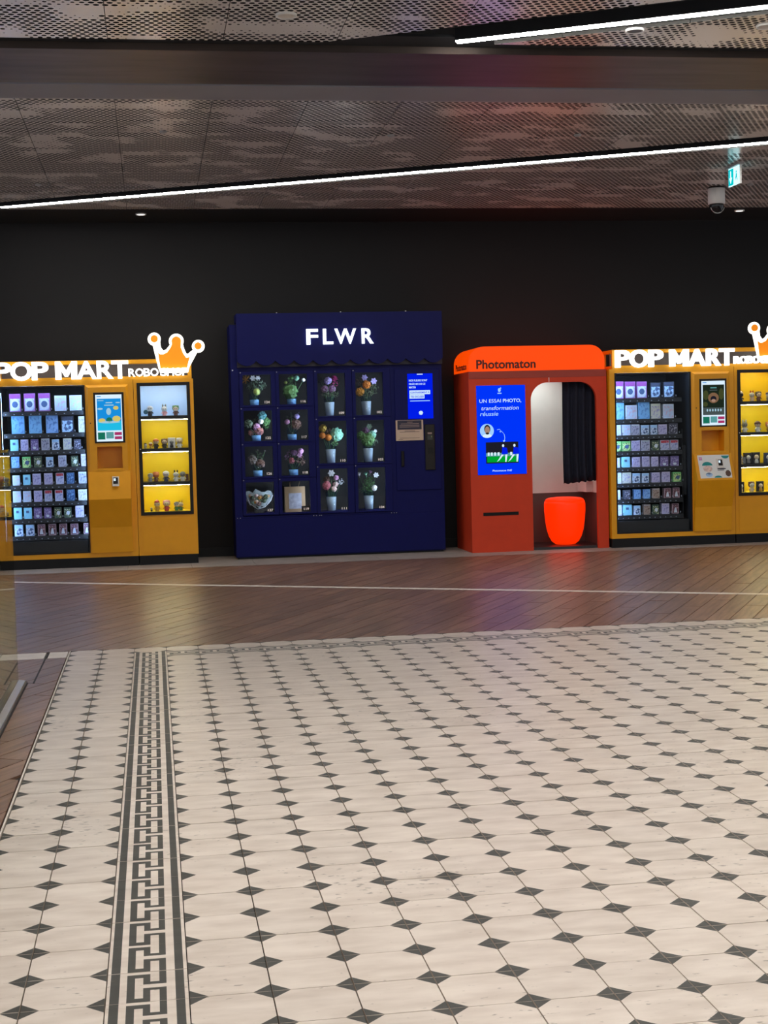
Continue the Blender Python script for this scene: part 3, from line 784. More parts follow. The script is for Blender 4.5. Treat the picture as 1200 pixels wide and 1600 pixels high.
        sheet('print_shape', [(1.18, 0.822), (1.255, 0.822), (1.255, 0.815), (1.18, 0.815)][::-1], 'ink_navy', 0.0025, led)
    # touch screen
    sx0, sx1, sz0, sz1 = 1.012, 1.324, 1.296, 1.822
    m = MB(); m.bbox(sx0, sx1, yf-0.008, yf-0.0005, sz0, sz1, 0.004); sc = m.build('touch_screen', 'black_frame', o)
    y = yf-0.0095
    def scr(name, x0, x1, z0, z1, mat, k=0):
        return box(name, mat, sc, sx0+x0*0.312, sx0+x1*0.312, y-0.0008*(k+1), y-0.0008*k+0.001, sz0+z0*0.526, sz0+z1*0.526)
    def blob(name, cx, cz, rx, rz, mat, k, n=14):
        m = MB(); m.prism_y([(sx0+(cx+rx*math.cos(2*PI*i/n))*0.312, sz0+(cz+rz*math.sin(2*PI*i/n))*0.526) for i in range(n)], y-0.0008*(k+1), y-0.0008*k); return m.build(name, mat, sc)
    scr('screen_image', 0.065, 0.93, 0.03, 0.955, 'screen_white', 0)
    scr('text_bar', 0.11, 0.25, 0.912, 0.928, 'screen_sky', 1)
    if side == 'left':
        scr('picture', 0.11, 0.90, 0.245, 0.875, 'screen_sky', 1); scr('picture', 0.11, 0.90, 0.245, 0.43, 'screen_sky_b', 2)
        blob('picture_shape', 0.50, 0.455, 0.10, 0.05, 'screen_green', 3); blob('picture_shape', 0.26, 0.445, 0.12, 0.045, 'screen_sun', 3, 9)
        blob('picture_shape', 0.74, 0.475, 0.14, 0.06, 'screen_sun', 3, 9); blob('picture_shape', 0.73, 0.69, 0.09, 0.04, 'screen_sun', 3, 9)
        blob('picture_shape', 0.49, 0.62, 0.08, 0.07, 'screen_cloud', 4); blob('picture_shape', 0.21, 0.675, 0.09, 0.02, 'screen_cloud', 3); blob('picture_shape', 0.80, 0.795, 0.08, 0.012, 'screen_cloud', 3)
        blob('picture_shape', 0.5, 0.41, 0.36, 0.022, 'screen_cloud', 3)
        scr('text_bar', 0.40, 0.62, 0.785, 0.805, 'screen_cloud', 3)
        scr('text_bar', 0.35, 0.66, 0.735, 0.755, 'screen_cloud', 3); scr('text_bar', 0.14, 0.33, 0.832, 0.845, 'screen_cloud', 3)
    else:
        scr('picture', 0.11, 0.90, 0.245, 0.875, 'screen_dark', 1); scr('picture', 0.11, 0.90, 0.245, 0.40, 'screen_grey', 2)
        blob('picture_shape', 0.50, 0.60, 0.20, 0.11, 'screen_brown', 3); blob('picture_shape', 0.50, 0.58, 0.11, 0.06, 'screen_hair', 4); blob('picture_shape', 0.5, 0.545, 0.08, 0.03, 'screen_skin', 5)
        blob('picture_shape', 0.22, 0.66, 0.10, 0.10, 'screen_olive', 3); blob('picture_shape', 0.79, 0.68, 0.09, 0.12, 'screen_olive', 3); blob('picture_shape', 0.2, 0.47, 0.09, 0.05, 'screen_olive', 3)
        for i in range(6): blob('picture_shape', 0.27+i*0.10, 0.345, 0.028, 0.030, 'screen_cloud', 3, 8)
        scr('text_bar', 0.39, 0.62, 0.80, 0.82, 'screen_teal', 3)
        scr('text_bar', 0.36, 0.64, 0.75, 0.77, 'screen_grey', 3)
    scr('button', 0.11, 0.35, 0.07, 0.21, 'screen_green', 1); scr('button', 0.385, 0.63, 0.085, 0.215, 'screen_teal', 1)
    scr('button', 0.66, 0.90, 0.15, 0.21, 'screen_magenta', 1); scr('button', 0.66, 0.90, 0.07, 0.125, 'screen_magenta', 1)
    m = MB(); m.lathe([(0.006, 0), (0.006, 0.004)], seg=10); cmr = m.build('camera_hole', 'black_frame', o); cmr.rotation_euler = (PI/2, 0, 0); cmr.location = (0.975, yf+0.001, 1.505)
    # sign: open yellow frame, dark backing, lit letters, crown
    m = MB(); hx0, hx1, hz0, hz1 = 0.035, 2.035, 1.9485, 2.158
    for y0, y1 in ((0.0, 0.03), (0.33, 0.36)):
        m.box(hx0, hx1, y0, y1, hz1-0.036, hz1); m.box(hx0, hx1, y0, y1, hz0, hz0+0.036)
        m.box(hx0, hx0+0.036, y0, y1, hz0+0.036, hz1-0.036); m.box(hx1-0.036, hx1, y0, y1, hz0+0.036, hz1-0.036)
    for x in (hx0, hx1-0.036):
        m.box(x, x+0.036, 0.03, 0.33, hz1-0.036, hz1); m.box(x, x+0.036, 0.03, 0.33, hz0, hz0+0.036)
    m.build('sign_frame', 'yellow', o)
    box('sign_backing', 'sign_back', o, hx0+0.037, hx1-0.037, 0.20, 0.215, hz0+0.0365, hz1-0.0365)
    sh_ = -0.042 if side == 'left' else 0.0
    for ch, a, b in (('P', .062, .226), ('O', .224, .434), ('P', .440, .602), ('M', .678, .892), ('A', .892, 1.090), ('R', 1.100, 1.262), ('T', 1.250, 1.416)):
        dz = 0.004 if ch == 'O' else 0
        a += sh_; b += sh_*0.8
        if ch == 'M': link('letter', letter_m(a, b, 1.964, 2.150, -0.055, 0.05, 'sign_white'), o); continue
        text('letter', o, ch, a, b, 1.964-dz, 2.150+dz, -0.055, 0.05, 'sign_white', offset=0.03)
    xs = 1.408+sh_*0.6; ks = 1.0 if side == 'right' else 1.045
    for ch, w_ in (('R', .068), ('O', .080), ('B', .068), ('O', .080), (' ', .018), ('S', .066), ('H', .070), ('O', .080), ('P', .066)):
        w_ *= ks
        if ch != ' ': text('letter', o, ch, xs, xs+w_-0.001, 1.980, 2.062, -0.075, 0.05, 'sign_white', offset=0.018)
        xs += w_
    m = MB(); m.prism_y(crown_outline(False)[::-1], -0.02, 0.0); cr = m.build('crown', 'crown_white', o)
    for y0, pts in ((-0.034, crown_outline(True)), (-0.034, [crown_pt(*q) for q in arc(443, 259, 48, 0, 340, 17)]), (-0.034, [crown_pt(*q) for q in arc(1014, 351, 47, 0, 340, 17)])):
        m = MB(); m.prism_y(pts[::-1], y0, -0.0205); m.build('crown_face', 'crown_orange', cr)
    # products
    desc_m = side + ' vending machine'
    shelf_w = ['top', 'second', 'third', 'fourth', 'fifth', 'sixth', 'seventh', 'bottom']
    for si, row in enumerate(prods):
        for bi, (bx, bw, bh, key) in enumerate(row[1:]):
            bw = min(bw, 0.9205-bx)
            q = bpy.data.objects.new('toy_box', BOXME[key]); COL.objects.link(q)
            q.location = (X0+bx+bw/2, Yf+0.14, row[0]); q.scale = (bw, 0.07, bh)
            tag(q, '%s toy box, %s from left on %s shelf of %s' % (BOX[key][0], ORD[bi], shelf_w[si], desc_m), 'box', 'toy boxes in the vending machines')
    return o
pbr('sign_back', srgb(70, 62, 58), 0.5, var=0.1)
pbr('print_T2', srgb(30, 140, 140), 0.5, var=0.05)
def box_mesh(key):
    """unit card box, origin at the middle of its front lower edge: border, picture and an upper band on the front"""
    m = MB(); e = 0.07; zb = 0.72 if key in 'PRKbC' else 0.84
    if key in 'SB': zb = 0.93
    m.poly([(-.5, 0, 0), (.5, 0, 0), (.5, 1, 0), (-.5, 1, 0), (-.5, 0, 1), (.5, 0, 1), (.5, 1, 1), (-.5, 1, 1)], [(0, 3, 2, 1), (4, 5, 6, 7), (1, 2, 6, 5), (2, 3, 7, 6), (3, 0, 4, 7)], 0)
    x0, x1 = -.5+e, .5-e
    m.face([(-.5, 0, 0), (.5, 0, 0), (x1, 0, e*.6), (x0, 0, e*.6)], 0); m.face([(.5, 0, 0), (.5, 0, 1), (x1, 0, 1-e*.6), (x1, 0, e*.6)], 0)
    m.face([(.5, 0, 1), (-.5, 0, 1), (x0, 0, 1-e*.6), (x1, 0, 1-e*.6)], 0); m.face([(-.5, 0, 1), (-.5, 0, 0), (x0, 0, e*.6), (x0, 0, 1-e*.6)], 0)
    m.face([(x0, 0, e*.6), (x1, 0, e*.6), (x1, 0, zb), (x0, 0, zb)], 1); m.face([(x0, 0, zb), (x1, 0, zb), (x1, 0, 1-e*.6), (x0, 0, 1-e*.6)], 2)
    if key == 'P':
        m.face([(0.40*math.cos(2*PI*i/16), -0.02, 0.40+0.33*math.sin(2*PI*i/16)) for i in range(16)], 3)
        m.face([(0.27*math.cos(2*PI*i/16), -0.03, 0.40+0.18*math.sin(2*PI*i/16)) for i in range(16)], 4)
    if key == 'C': m.face([(-.2, -0.02, .52), (.14, -0.02, .52), (.14, -0.02, .74), (-.2, -0.02, .74)], 4)
    if key == 'M': m.face([(-.26, -0.02, .12), (.26, -0.02, .12), (.08, -0.02, .62), (-.08, -0.02, .62)], 3)
    if key == 'V': m.face([(0.22*math.cos(2*PI*i/12), -0.02, 0.22+0.13*math.sin(2*PI*i/12)) for i in range(12)], 3)
    if key in 'FG': m.face([(0.08+0.24*math.cos(2*PI*i/12), -0.02, 0.46+0.20*math.sin(2*PI*i/12)) for i in range(12)], 3 if key == 'F' else 4)
    if key in 'bK':
        for a, b, r in ((-.1, .22, .14), (.2, .30, .13), (.12, .58, .16)): m.face([(a+r*math.cos(2*PI*i/9), -0.02, b+r*0.8*math.sin(2*PI*i/9)) for i in range(9)], 4)
    return m.mesh('toy_box', ['card_'+key, 'print_'+key, 'band_'+key, 'box_spot_light', 'box_spot_dark'])
pbr('box_spot_light', srgb(205, 215, 232), 0.5, var=0.08)
pbr('box_spot_dark', srgb(70, 95, 140), 0.5, var=0.15)
BOXME = {k: box_mesh(k) for k in BOX}
PROD_L=[
 (1.646,(0.145,0.113,0.186,'P'),(0.293,0.113,0.187,'P'),(0.441,0.118,0.185,'P'),(0.606,0.118,0.158,'w'),(0.760,0.123,0.158,'w')),
 (1.415,(0.158,0.130,0.193,'S'),(0.336,0.126,0.192,'S'),(0.509,0.124,0.185,'B'),(0.664,0.127,0.175,'K'),(0.843,0.106,0.168,'c')),
 (1.237,(0.137,0.082,0.118,'C'),(0.243,0.077,0.118,'l'),(0.345,0.077,0.118,'V'),(0.454,0.083,0.123,'g'),(0.562,0.074,0.112,'b'),(0.679,0.082,0.118,'c'),(0.790,0.068,0.103,'D')),
 (1.058,(0.141,0.080,0.118,'B'),(0.253,0.083,0.114,'G'),(0.371,0.079,0.116,'F'),(0.495,0.073,0.106,'b'),(0.622,0.080,0.118,'g'),(0.755,0.069,0.112,'F'),(0.856,0.075,0.128,'l')),
 (0.877,(0.146,0.072,0.104,'w'),(0.253,0.074,0.108,'C'),(0.351,0.083,0.116,'l'),(0.469,0.086,0.119,'l'),(0.589,0.082,0.117,'R'),(0.699,0.079,0.117,'T'),(0.824,0.085,0.123,'g')),
 (0.698,(0.143,0.081,0.118,'w'),(0.248,0.079,0.116,'w'),(0.358,0.083,0.118,'l'),(0.466,0.077,0.118,'R'),(0.574,0.082,0.117,'R'),(0.693,0.084,0.119,'T'),(0.814,0.088,0.115,'c')),
 (0.521,(0.146,0.080,0.121,'C'),(0.248,0.080,0.118,'C'),(0.351,0.078,0.117,'V'),(0.455,0.075,0.115,'V'),(0.560,0.073,0.113,'F'),(0.660,0.074,0.110,'F'),(0.778,0.086,0.122,'l')),
 (0.341,(0.146,0.085,0.121,'b'),(0.263,0.084,0.118,'b'),(0.383,0.076,0.117,'M'),(0.495,0.076,0.118,'M'),(0.606,0.076,0.117,'M'),(0.721,0.078,0.113,'M'),(0.856,0.075,0.113,'M')),
]
PROD_R=[
 (1.631,(0.091,0.114,0.187,'P'),(0.222,0.117,0.183,'P'),(0.356,0.115,0.181,'P'),(0.512,0.116,0.167,'K'),(0.663,0.123,0.172,'K')),
 (1.402,(0.087,0.120,0.183,'S'),(0.228,0.127,0.155,'w'),(0.370,0.129,0.186,'S'),(0.516,0.108,0.164,'c'),(0.654,0.123,0.157,'w')),
 (1.226,(0.083,0.085,0.115,'w'),(0.185,0.093,0.117,'w'),(0.288,0.092,0.118,'g'),(0.400,0.088,0.106,'b'),(0.508,0.076,0.106,'b'),(0.596,0.100,0.111,'l'),(0.720,0.099,0.118,'D')),
 (1.051,(0.080,0.085,0.110,'G'),(0.177,0.096,0.110,'G'),(0.285,0.098,0.115,'l'),(0.397,0.098,0.118,'g'),(0.520,0.081,0.108,'F'),(0.618,0.103,0.111,'R'),(0.731,0.092,0.110,'R')),
 (0.873,(0.076,0.071,0.107,'w'),(0.174,0.089,0.116,'C'),(0.296,0.085,0.111,'l'),(0.404,0.086,0.115,'l'),(0.510,0.081,0.110,'l'),(0.615,0.092,0.109,'V'),(0.732,0.097,0.110,'V')),
 (0.697,(0.083,0.080,0.118,'w'),(0.176,0.098,0.118,'c'),(0.293,0.083,0.108,'b'),(0.401,0.079,0.106,'b'),(0.514,0.092,0.110,'l'),(0.627,0.096,0.115,'l'),(0.758,0.094,0.107,'G')),
 (0.520,(0.079,0.068,0.105,'w'),(0.195,0.068,0.101,'D'),(0.306,0.076,0.105,'B'),(0.414,0.077,0.104,'B'),(0.516,0.084,0.112,'N'),(0.654,0.074,0.111,'M'),(0.755,0.076,0.112,'M')),
 (0.343,(0.081,0.080,0.118,'w'),(0.179,0.098,0.117,'C'),(0.302,0.074,0.104,'b'),(0.414,0.077,0.114,'N'),(0.515,0.074,0.107,'F'),(0.621,0.089,0.120,'l'),(0.743,0.076,0.112,'M')),
]
LX, LY, RX, RY = -1.608, 15.66, 4.925, 15.47
vending_machine(LX, LY, 'left', PROD_L)
vending_machine(RX, RY, 'right', PROD_R)

# ------------------------------------------------------------------ lit display cabinets beside them
SHZ = [0.556, 0.868, 1.222, 1.566]          # shelf tops, lowest first
def display_cabinet(X0, Yf, side):
    o = thing('display_cabinet', (X0, Yf, 0), 'yellow display cabinet with lit shelves of figures, beside the %s vending machine' % side, 'display cabinet', 'yellow display cabinets')
    W, D = 0.623, 0.82
    m = MB(); t = 0.036
    m.box(0.002, t, 0, D, 0.10, 1.948); m.box(W-t, W, 0, D, 0.10, 1.948); m.box(t, W-t, 0, D, 1.915, 1.948); m.box(t, W-t, 0, D, 0.10, 0.522)
    m.build('body', 'yellow', o)
    box('plinth', 'black_paint', o, 0.006, W-0.004, 0.004, D, 0.0, 0.10)
    box('base_panel', 'yellow', o, t+0.004, W-t-0.004, -0.006, -0.0005, 0.130, 0.490)
    m = MB(); f = 0.034; x0, x1, z0, z1 = t+0.0005, W-t-0.0005, 0.5225, 1.9145
    m.box(x0, x0+f, -0.008, 0.03, z0, z1); m.box(x1-f, x1, -0.008, 0.03, z0, z1); m.box(x0+f, x1-f, -0.008, 0.03, z1-f, z1); m.box(x0+f, x1-f, -0.008, 0.03, z0, z0+f)
    fr = m.build('door_frame', 'black_frame', o)
    m = MB(); m.lathe([(0.006, 0), (0.006, 0.003)], seg=10); lk = m.build('lock', 'steel', fr); lk.rotation_euler = (PI/2, 0, 0); lk.location = (x0+0.017, -0.0085, 1.22)
    box('door_pane', 'pane_glass', o, x0+f+0.001, x1-f-0.001, 0.006, 0.010, z0+f+0.001, z1-f-0.001)
    tops = SHZ[1:]+[1.906]
    for i, z in enumerate(SHZ):
        m = MB(); m.box(t+0.0006, W-t-0.0006, 0.035, 0.40, z-0.034 if i else 0.5226, z); sh = None
        zt = tops[i]-0.036 if i < 3 else 1.906
        inner = 'display_white' if (side == 'left' and i == 3) else 'yellow_in'
        x0_, x1_ = t+.0008, W-t-.0008
        box('back_lining', inner, o, x0_, x1_, 0.398, 0.402, z, zt); box('side_lining', inner, o, x0_, x0_+.003, 0.036, 0.3975, z, zt); box('side_lining', inner, o, x1_-.003, x1_, 0.036, 0.3975, z, zt)
        if inner == 'display_white' or i == 0: m.m[1] = 1
        m.build('shelf', ['black_frame', inner], o)
        box('light_strip', 'strip_white' if inner == 'display_white' else 'strip_warm', o, t+0.012, W-t-0.012, 0.185, 0.193, zt-0.0045, zt-0.001)
    return o
pbr('display_white', srgb(170, 200, 232), 0.6, var=0.03)
display_cabinet(LX+1.425, LY, 'left')
display_cabinet(RX+1.425, RY, 'right')

# small toy figures, plain invented characters: body, head, and something on the head or in the hand
TOY = {'white': (225, 225, 225), 'brown': (100, 62, 48), 'navy': (40, 52, 92), 'orange': (205, 120, 70), 'grey': (140, 140, 140), 'green': (75, 125, 75),
       'red': (175, 55, 60), 'cream': (225, 205, 180), 'dark': (38, 36, 40), 'teal': (45, 90, 105), 'pink': (225, 160, 165), 'gold': (190, 150, 60)}
for k, v in TOY.items(): pbr('toy_'+k, srgb(*v), 0.4, var=0.08, scale=30)
def toy(X, Y, Z, h, body, head, extra, kind, label):
    o = thing('toy_figure', (X, Y, Z), label, 'figure', 'toy figures in the display cabinets')
    if kind == 'block':                                              # figure standing in a square dark block
        m = MB(); m.bbox(-0.36*h, 0.36*h, 0.0, 0.30*h, 0, h, 0.05*h); m.build('block', 'toy_'+body, o)
        m = MB(); m.ball((0, -0.03*h, 0.58*h), 0.20*h); m.build('head', 'toy_'+head, o, True)
        m = MB(); m.lathe([(0.16*h, 0.05*h), (0.17*h, 0.2*h), (0.10*h, 0.42*h)], (0, -0.03*h, 0), 12); m.build('torso', 'toy_'+extra, o, True)
        return o
    m = MB()
    m.lathe([(0.16*h, 0.0), (0.19*h, 0.08*h), (0.17*h, 0.28*h), (0.09*h, 0.44*h)], seg=12)
    for s in (-1, 1):
        m.ball((s*0.10*h, -0.08*h, 0.05*h), 0.09*h, 1, 1.3, 0.6); m.tube([(s*0.13*h, 0, 0.38*h), (s*0.24*h, -0.05*h, 0.26*h), (s*0.25*h, -0.10*h, 0.20*h)], 0.045*h, 6)
    m.build('torso', 'toy_'+body, o, True)
    hr = 0.25*h
    m = MB(); m.ball((0, 0, 0.62*h), hr, 1.08, 1, 0.95); hd = m.build('head', 'toy_'+head, o, True)
    m = MB()
    for s in (-1, 1): m.ball((s*0.09*h, -0.235*h, 0.61*h), 0.032*h, 1, 0.5, 1.2, 0, 8, 6)
    m.build('eyes', 'toy_dark', hd, True)
    m = MB()
    if kind == 'cap': m.ball((0, 0.01*h, 0.70*h), 0.262*h, 1.08, 1.0, 0.82); m.ball((0, -0.2*h, 0.70*h), 0.14*h, 1.2, 0.9, 0.14); m.build('cap', 'toy_'+extra, o, True)
    elif kind == 'ears':
        for s in (-1, 1): m.ball((s*0.13*h, 0, 0.92*h), 0.07*h, 1, 0.7, 1.9)
        m.build('ears', 'toy_'+extra, o, True)
    elif kind == 'hair': m.ball((0, 0.05*h, 0.66*h), 0.285*h, 1.1, 0.9, 1.0); m.ball((0.2*h, 0.05*h, 0.82*h), 0.1*h); m.ball((-0.2*h, 0.05*h, 0.82*h), 0.1*h); m.build('hair', 'toy_'+extra, o, True)
    elif kind == 'shield': m.lathe([(0.17*h, -0.02*h), (0.19*h, 0.0), (0.17*h, 0.02*h)], (0, 0, 0), 14); q = m.build('disc', 'toy_'+extra, o, True); q.rotation_euler = (PI/2, 0, 0); q.location = (-0.36*h, -0.06*h, 0.34*h)
    elif kind == 'hat': m.lathe([(0.27*h, 0.78*h), (0.20*h, 0.88*h), (0.05*h, 1.02*h)], seg=12); m.build('hat', 'toy_'+extra, o, True)
    elif kind == 'board': m.box(0.26*h, 0.52*h, -0.06*h, 0.0, 0.05*h, 0.62*h); m.build('board', 'toy_'+extra, o)
    return o
def toys(X0, Yf, side, shelf, items):
    name = ['bottom', 'third', 'second', 'top'][shelf]
    for i, (x, h, b, hd, ex, kd) in enumerate(items):
        lab = '%s and %s toy figure, %s from left on %s shelf, %s display cabinet' % (hd, b, ORD[i], name, side)
        toy(X0+x, Yf+0.12, SHZ[shelf]+0.001, h, b, hd, ex, kd, lab)
CX, CY = LX+1.425, LY
toys(CX, CY, 'left', 3, [(0.165, 0.125, 'dark', 'white', 'teal', 'shield'), (0.315, 0.115, 'pink', 'white', 'grey', 'ears'), (0.435, 0.115, 'brown', 'cream', 'green', 'hair')])
toys(CX, CY, 'left', 2, [(0.105, 0.060, 'grey', 'white', 'dark', 'hat'), (0.160, 0.075, 'gold', 'orange', 'cream', 'cap'), (0.215, 0.115, 'dark', 'cream', 'orange', 'cap'), (0.305, 0.110, 'dark', 'cream', 'brown', 'hair'), (0.380, 0.110, 'white', 'grey', 'dark', 'block'), (0.462, 0.115, 'white', 'cream', 'white', 'hair')])
toys(CX, CY, 'left', 1, [(0.145, 0.105, 'grey', 'white', 'grey', 'cap'), (0.205, 0.115, 'brown', 'orange', 'orange', 'hair'), (0.310, 0.125, 'navy', 'white', 'white', 'cap'), (0.415, 0.115, 'white', 'white', 'dark', 'ears'), (0.485, 0.120, 'white', 'grey', 'brown', 'board')])
toys(CX, CY, 'left', 0, [(0.145, 0.045, 'dark', 'grey', 'white', 'ears'), (0.205, 0.120, 'gold', 'cream', 'red', 'hat'), (0.305, 0.125, 'red', 'cream', 'pink', 'hair'), (0.410, 0.105, 'green', 'white', 'grey', 'cap'), (0.455, 0.105, 'green', 'cream', 'gold', 'ears')])
CX, CY = RX+1.425, RY
toys(CX, CY, 'right', 3, [(0.125, 0.115, 'dark', 'dark', 'white', 'hat'), (0.255, 0.115, 'cream', 'white', 'red', 'ears'), (0.335, 0.115, 'brown', 'cream', 'dark', 'hair'), (0.45, 0.11, 'grey', 'white', 'navy', 'cap')])
toys(CX, CY, 'right', 2, [(0.165, 0.135, 'white', 'grey', 'white', 'ears'), (0.320, 0.135, 'white', 'cream', 'brown', 'cap'), (0.45, 0.12, 'gold', 'cream', 'orange', 'hair')])
toys(CX, CY, 'right', 1, [(0.105, 0.125, 'cream', 'white', 'grey', 'board'), (0.205, 0.125, 'dark', 'white', 'grey', 'block'), (0.300, 0.130, 'dark', 'cream', 'white', 'block'), (0.44, 0.12, 'navy', 'white', 'grey', 'block')])
toys(CX, CY, 'right', 0, [(0.115, 0.115, 'dark', 'white', 'cream', 'block'), (0.240, 0.125, 'cream', 'white', 'brown', 'hair'), (0.345, 0.115, 'dark', 'cream', 'gold', 'block'), (0.46, 0.11, 'red', 'white', 'pink', 'cap')])

# ================================================================== blue flower vending machine
FX, FY = 0.85, 15.88
fm = thing('flower_vending_machine', (FX, FY, 0), 'large navy blue flower vending machine with lit white lettering', 'vending machine')
FD = 0.49
CXS = [0.085, 0.475, 0.890, 1.305, 1.725]
SMZ = [2.020, 1.635, 1.250, 0.865, 0.470]
TLZ = [2.020, 1.503, 0.987, 0.465]
m = MB()
m.box(0, 0.084, 0.0, FD, 0.02, 2.52); m.box(0.084, 2.30, FD-0.03, FD, 0.02, 2.52)               # left side, back
m.box(0.084, 1.7255, 0.0, FD-0.03, 2.021, 2.062); m.box(0.084, 1.7255, 0.0, FD-0.03, 0.02, 0.462)   # head rail, base
m.box(1.7255, 2.30, 0.0, FD-0.03, 0.02, 2.062)                                                   # service side
m.box(0.084, 2.30, 0.0, FD-0.03, 2.063, 2.52)
for x in CXS[1:4]: m.box(x-0.006, x+0.006, 0.032, FD-0.031, 0.466, 2.020)
for z in SMZ[1:]: m.box(0.0845, 0.4685, 0.032, FD-0.031, z-0.002, z+0.016); m.box(0.4815, 0.8835, 0.032, FD-0.031, z-0.002, z+0.016)
for z in TLZ[1:]: m.box(0.8965, 1.2985, 0.032, FD-0.031, z-0.002, z+0.016); m.box(1.3115, 1.7254, 0.032, FD-0.031, z-0.002, z+0.016)
m.build('body', 'navy', fm)
box('interior_lining', 'flower_dark', fm, 0.0846, 1.7254, FD-0.034, FD-0.0305, 0.4665, 2.0195)
box('plinth', 'black_paint', fm, 0.02, 2.28, 0.02, FD-0.01, 0.0, 0.0195)
box('kick_panel', 'navy', fm, 0.004, 2.296, -0.012, -0.0005, 0.03, 0.435)
# fascia with a scalloped lower edge
hx0, hx1, hz0, hz1 = 0.070, 2.303, 2.062, 2.632
pts = [(hx1, hz1), (hx0, hz1)]
n = 11; w_ = (hx1-hx0)/n
for i in range(n):
    for k in range(9):
        t = k/8; pts.append((hx0+w_*(i+t), hz0+0.012+0.052*(1-math.sin(PI*t)**0.85) if 0 < k < 8 else hz0+0.064))
m = MB(); m.prism_y(pts, -0.075, -0.035); fs = m.build('fascia', 'navy', fm)
m = MB(); m.box(hx0, hx1, -0.034, -0.0005, hz0, 2.55); m.build('fascia_backing', 'navy_scallop', fm)
m = MB(); m.box(hx0, hx1, -0.035, 0.30, 2.5505, hz1-0.001); m.build('fascia_top', 'navy', fm)
for ch, a, b in (('F', 1.666, 1.792), ('L', 1.846, 1.955), ('W', 1.972, 2.205), ('R', 2.266, 2.394)):
    text('letter', fm, ch, a-FX, b-FX, 2.291, 2.456, -0.100, 0.025, 'flwr_white', offset=0.018)
m = MB()
for x in (0.5, 1.19, 1.9): m.box(x, x+0.012, -0.07, -0.05, hz1, hz1+0.008)
m.build('fascia_screws', 'steel', fm)
# compartment doors
def comp(x0, x1, z0, z1, num):
    px0, px1 = x0+0.038, x0+0.342; pz1 = z1-0.036; pz0 = z0+0.022 if z1-z0 < 0.45 else z0+0.018
    m = MB(); a, b = -0.014, 0.030
    g = 0.0025
    m.box(x0+g, px0, a, b, z0+g, z1-g); m.box(px1, x1-g, a, b, z0+g, z1-g); m.box(px0, px1, a, b, pz1, z1-g); m.box(px0, px1, a, b, z0+g, pz0)
    d = m.build('compartment_door', 'navy', fm)
    box('pane', 'pane_glass', d, px0+0.0005, px1-0.0005, 0.004, 0.008, pz0+0.0005, pz1-0.0005)
    text('number', d, num, px1-0.072, px1-0.018, pz0+0.018, pz0+0.044, 0.0030, 0.0008, 'number_white', offset=0.012)
    if num == '119': box('number_plate', 'black_frame', d, px1-0.098, px1-0.001, 0.0032, 0.0038, pz0+0.002, pz0+0.062)
    m = MB(); m.lathe([(0.005, 0), (0.005, 0.003)], seg=8); s = m.build('screw', 'steel', d); s.rotation_euler = (PI/2, 0, 0); s.location = (x0+0.016, a-0.0005, z1-0.014)
    m = MB(); m.box(x1-0.034, x1-0.024, 0.034, 0.046, pz0+0.02, pz1-0.02); m.build('light_strip', 'strip_flower', d)
    return (px0+px1)/2, z0+0.0165
pbr('number_white', srgb(230, 215, 205), 0.5, var=0, emit=(1, 0.9, 0.85), es=0.35)
CELL = {}
for i, nm in enumerate(('124', '125', '126', '127')): CELL[nm] = comp(CXS[0], CXS[1], SMZ[i+1], SMZ[i], nm)
for i, nm in enumerate(('116', '117', '118', '119')): CELL[nm] = comp(CXS[1], CXS[2], SMZ[i+1], SMZ[i], nm)
for i, nm in enumerate(('109', '110', '111')): CELL[nm] = comp(CXS[2], CXS[3], TLZ[i+1], TLZ[i], nm)
for i, nm in enumerate(('102', '103', '104')): CELL[nm] = comp(CXS[3], CXS[4], TLZ[i+1], TLZ[i], nm)
m = MB()
for x in (0.02, 0.05, 0.845, 0.875, 0.91, 0.93, 1.70, 1.73, 1.755): m.box(x, x+0.008, -0.013, -0.0006, 0.444, 0.450)
m.build('vent_rivets', 'steel', fm)
m = MB(); m.lathe([(0.008, 0), (0.008, 0.004)], seg=10); s = m.build('lock', 'steel', fm); s.rotation_euler = (PI/2, 0, 0); s.location = (0.02, -0.0006, 2.035)
# service door with screen, notice, card reader and handle
m = MB(); m.bbox(1.772, 2.270, -0.014, -0.0005, 0.690, 2.010, 0.003); sd = m.build('service_door', 'navy', fm)
m = MB(); m.bbox(1.915, 2.194, -0.022, -0.0145, 1.468, 1.960, 0.003); ts = m.build('screen', 'screen_blue_b', fm)
def st(s, x0, x1, z0, z1, mat, **k): text('screen_text', ts, s, x0, x1, z0, z1, -0.0242, 0.0015, mat, **k)
box('screen_bar', 'screen_white', ts, 2.022, 2.086, -0.0235, -0.0222, 1.948, 1.957)
st('NOS FLEURS SONT', 1.932, 2.135, 1.874, 1.896, 'screen_text_hi', offset=0.02); st('FRA\u00ceCHES DE CE', 1.932, 2.112, 1.836, 1.862, 'screen_text_hi', offset=0.02); st('MATIN', 1.932, 2.004, 1.800, 1.822, 'screen_text_hi', offset=0.02)
box('highlight', 'screen_text_hi', ts, 1.934, 2.164, -0.0236, -0.0222, 1.734, 1.778); box('highlight', 'screen_text_hi', ts, 1.934, 2.100, -0.0236, -0.0222, 1.688, 1.732)
text('screen_text', ts, 'CONTRAIREMENT \u00c0', 1.944, 2.154, 1.744, 1.768, -0.0250, 0.001, 'screen_blue_b', offset=0.02); text('screen_text', ts, 'TES EXCUSES', 1.944, 2.092, 1.698, 1.720, -0.0250, 0.001, 'screen_blue_b', offset=0.02)
box('text_bar', 'screen_text', ts, 1.940, 2.160, -0.0235, -0.0222, 1.658, 1.667)
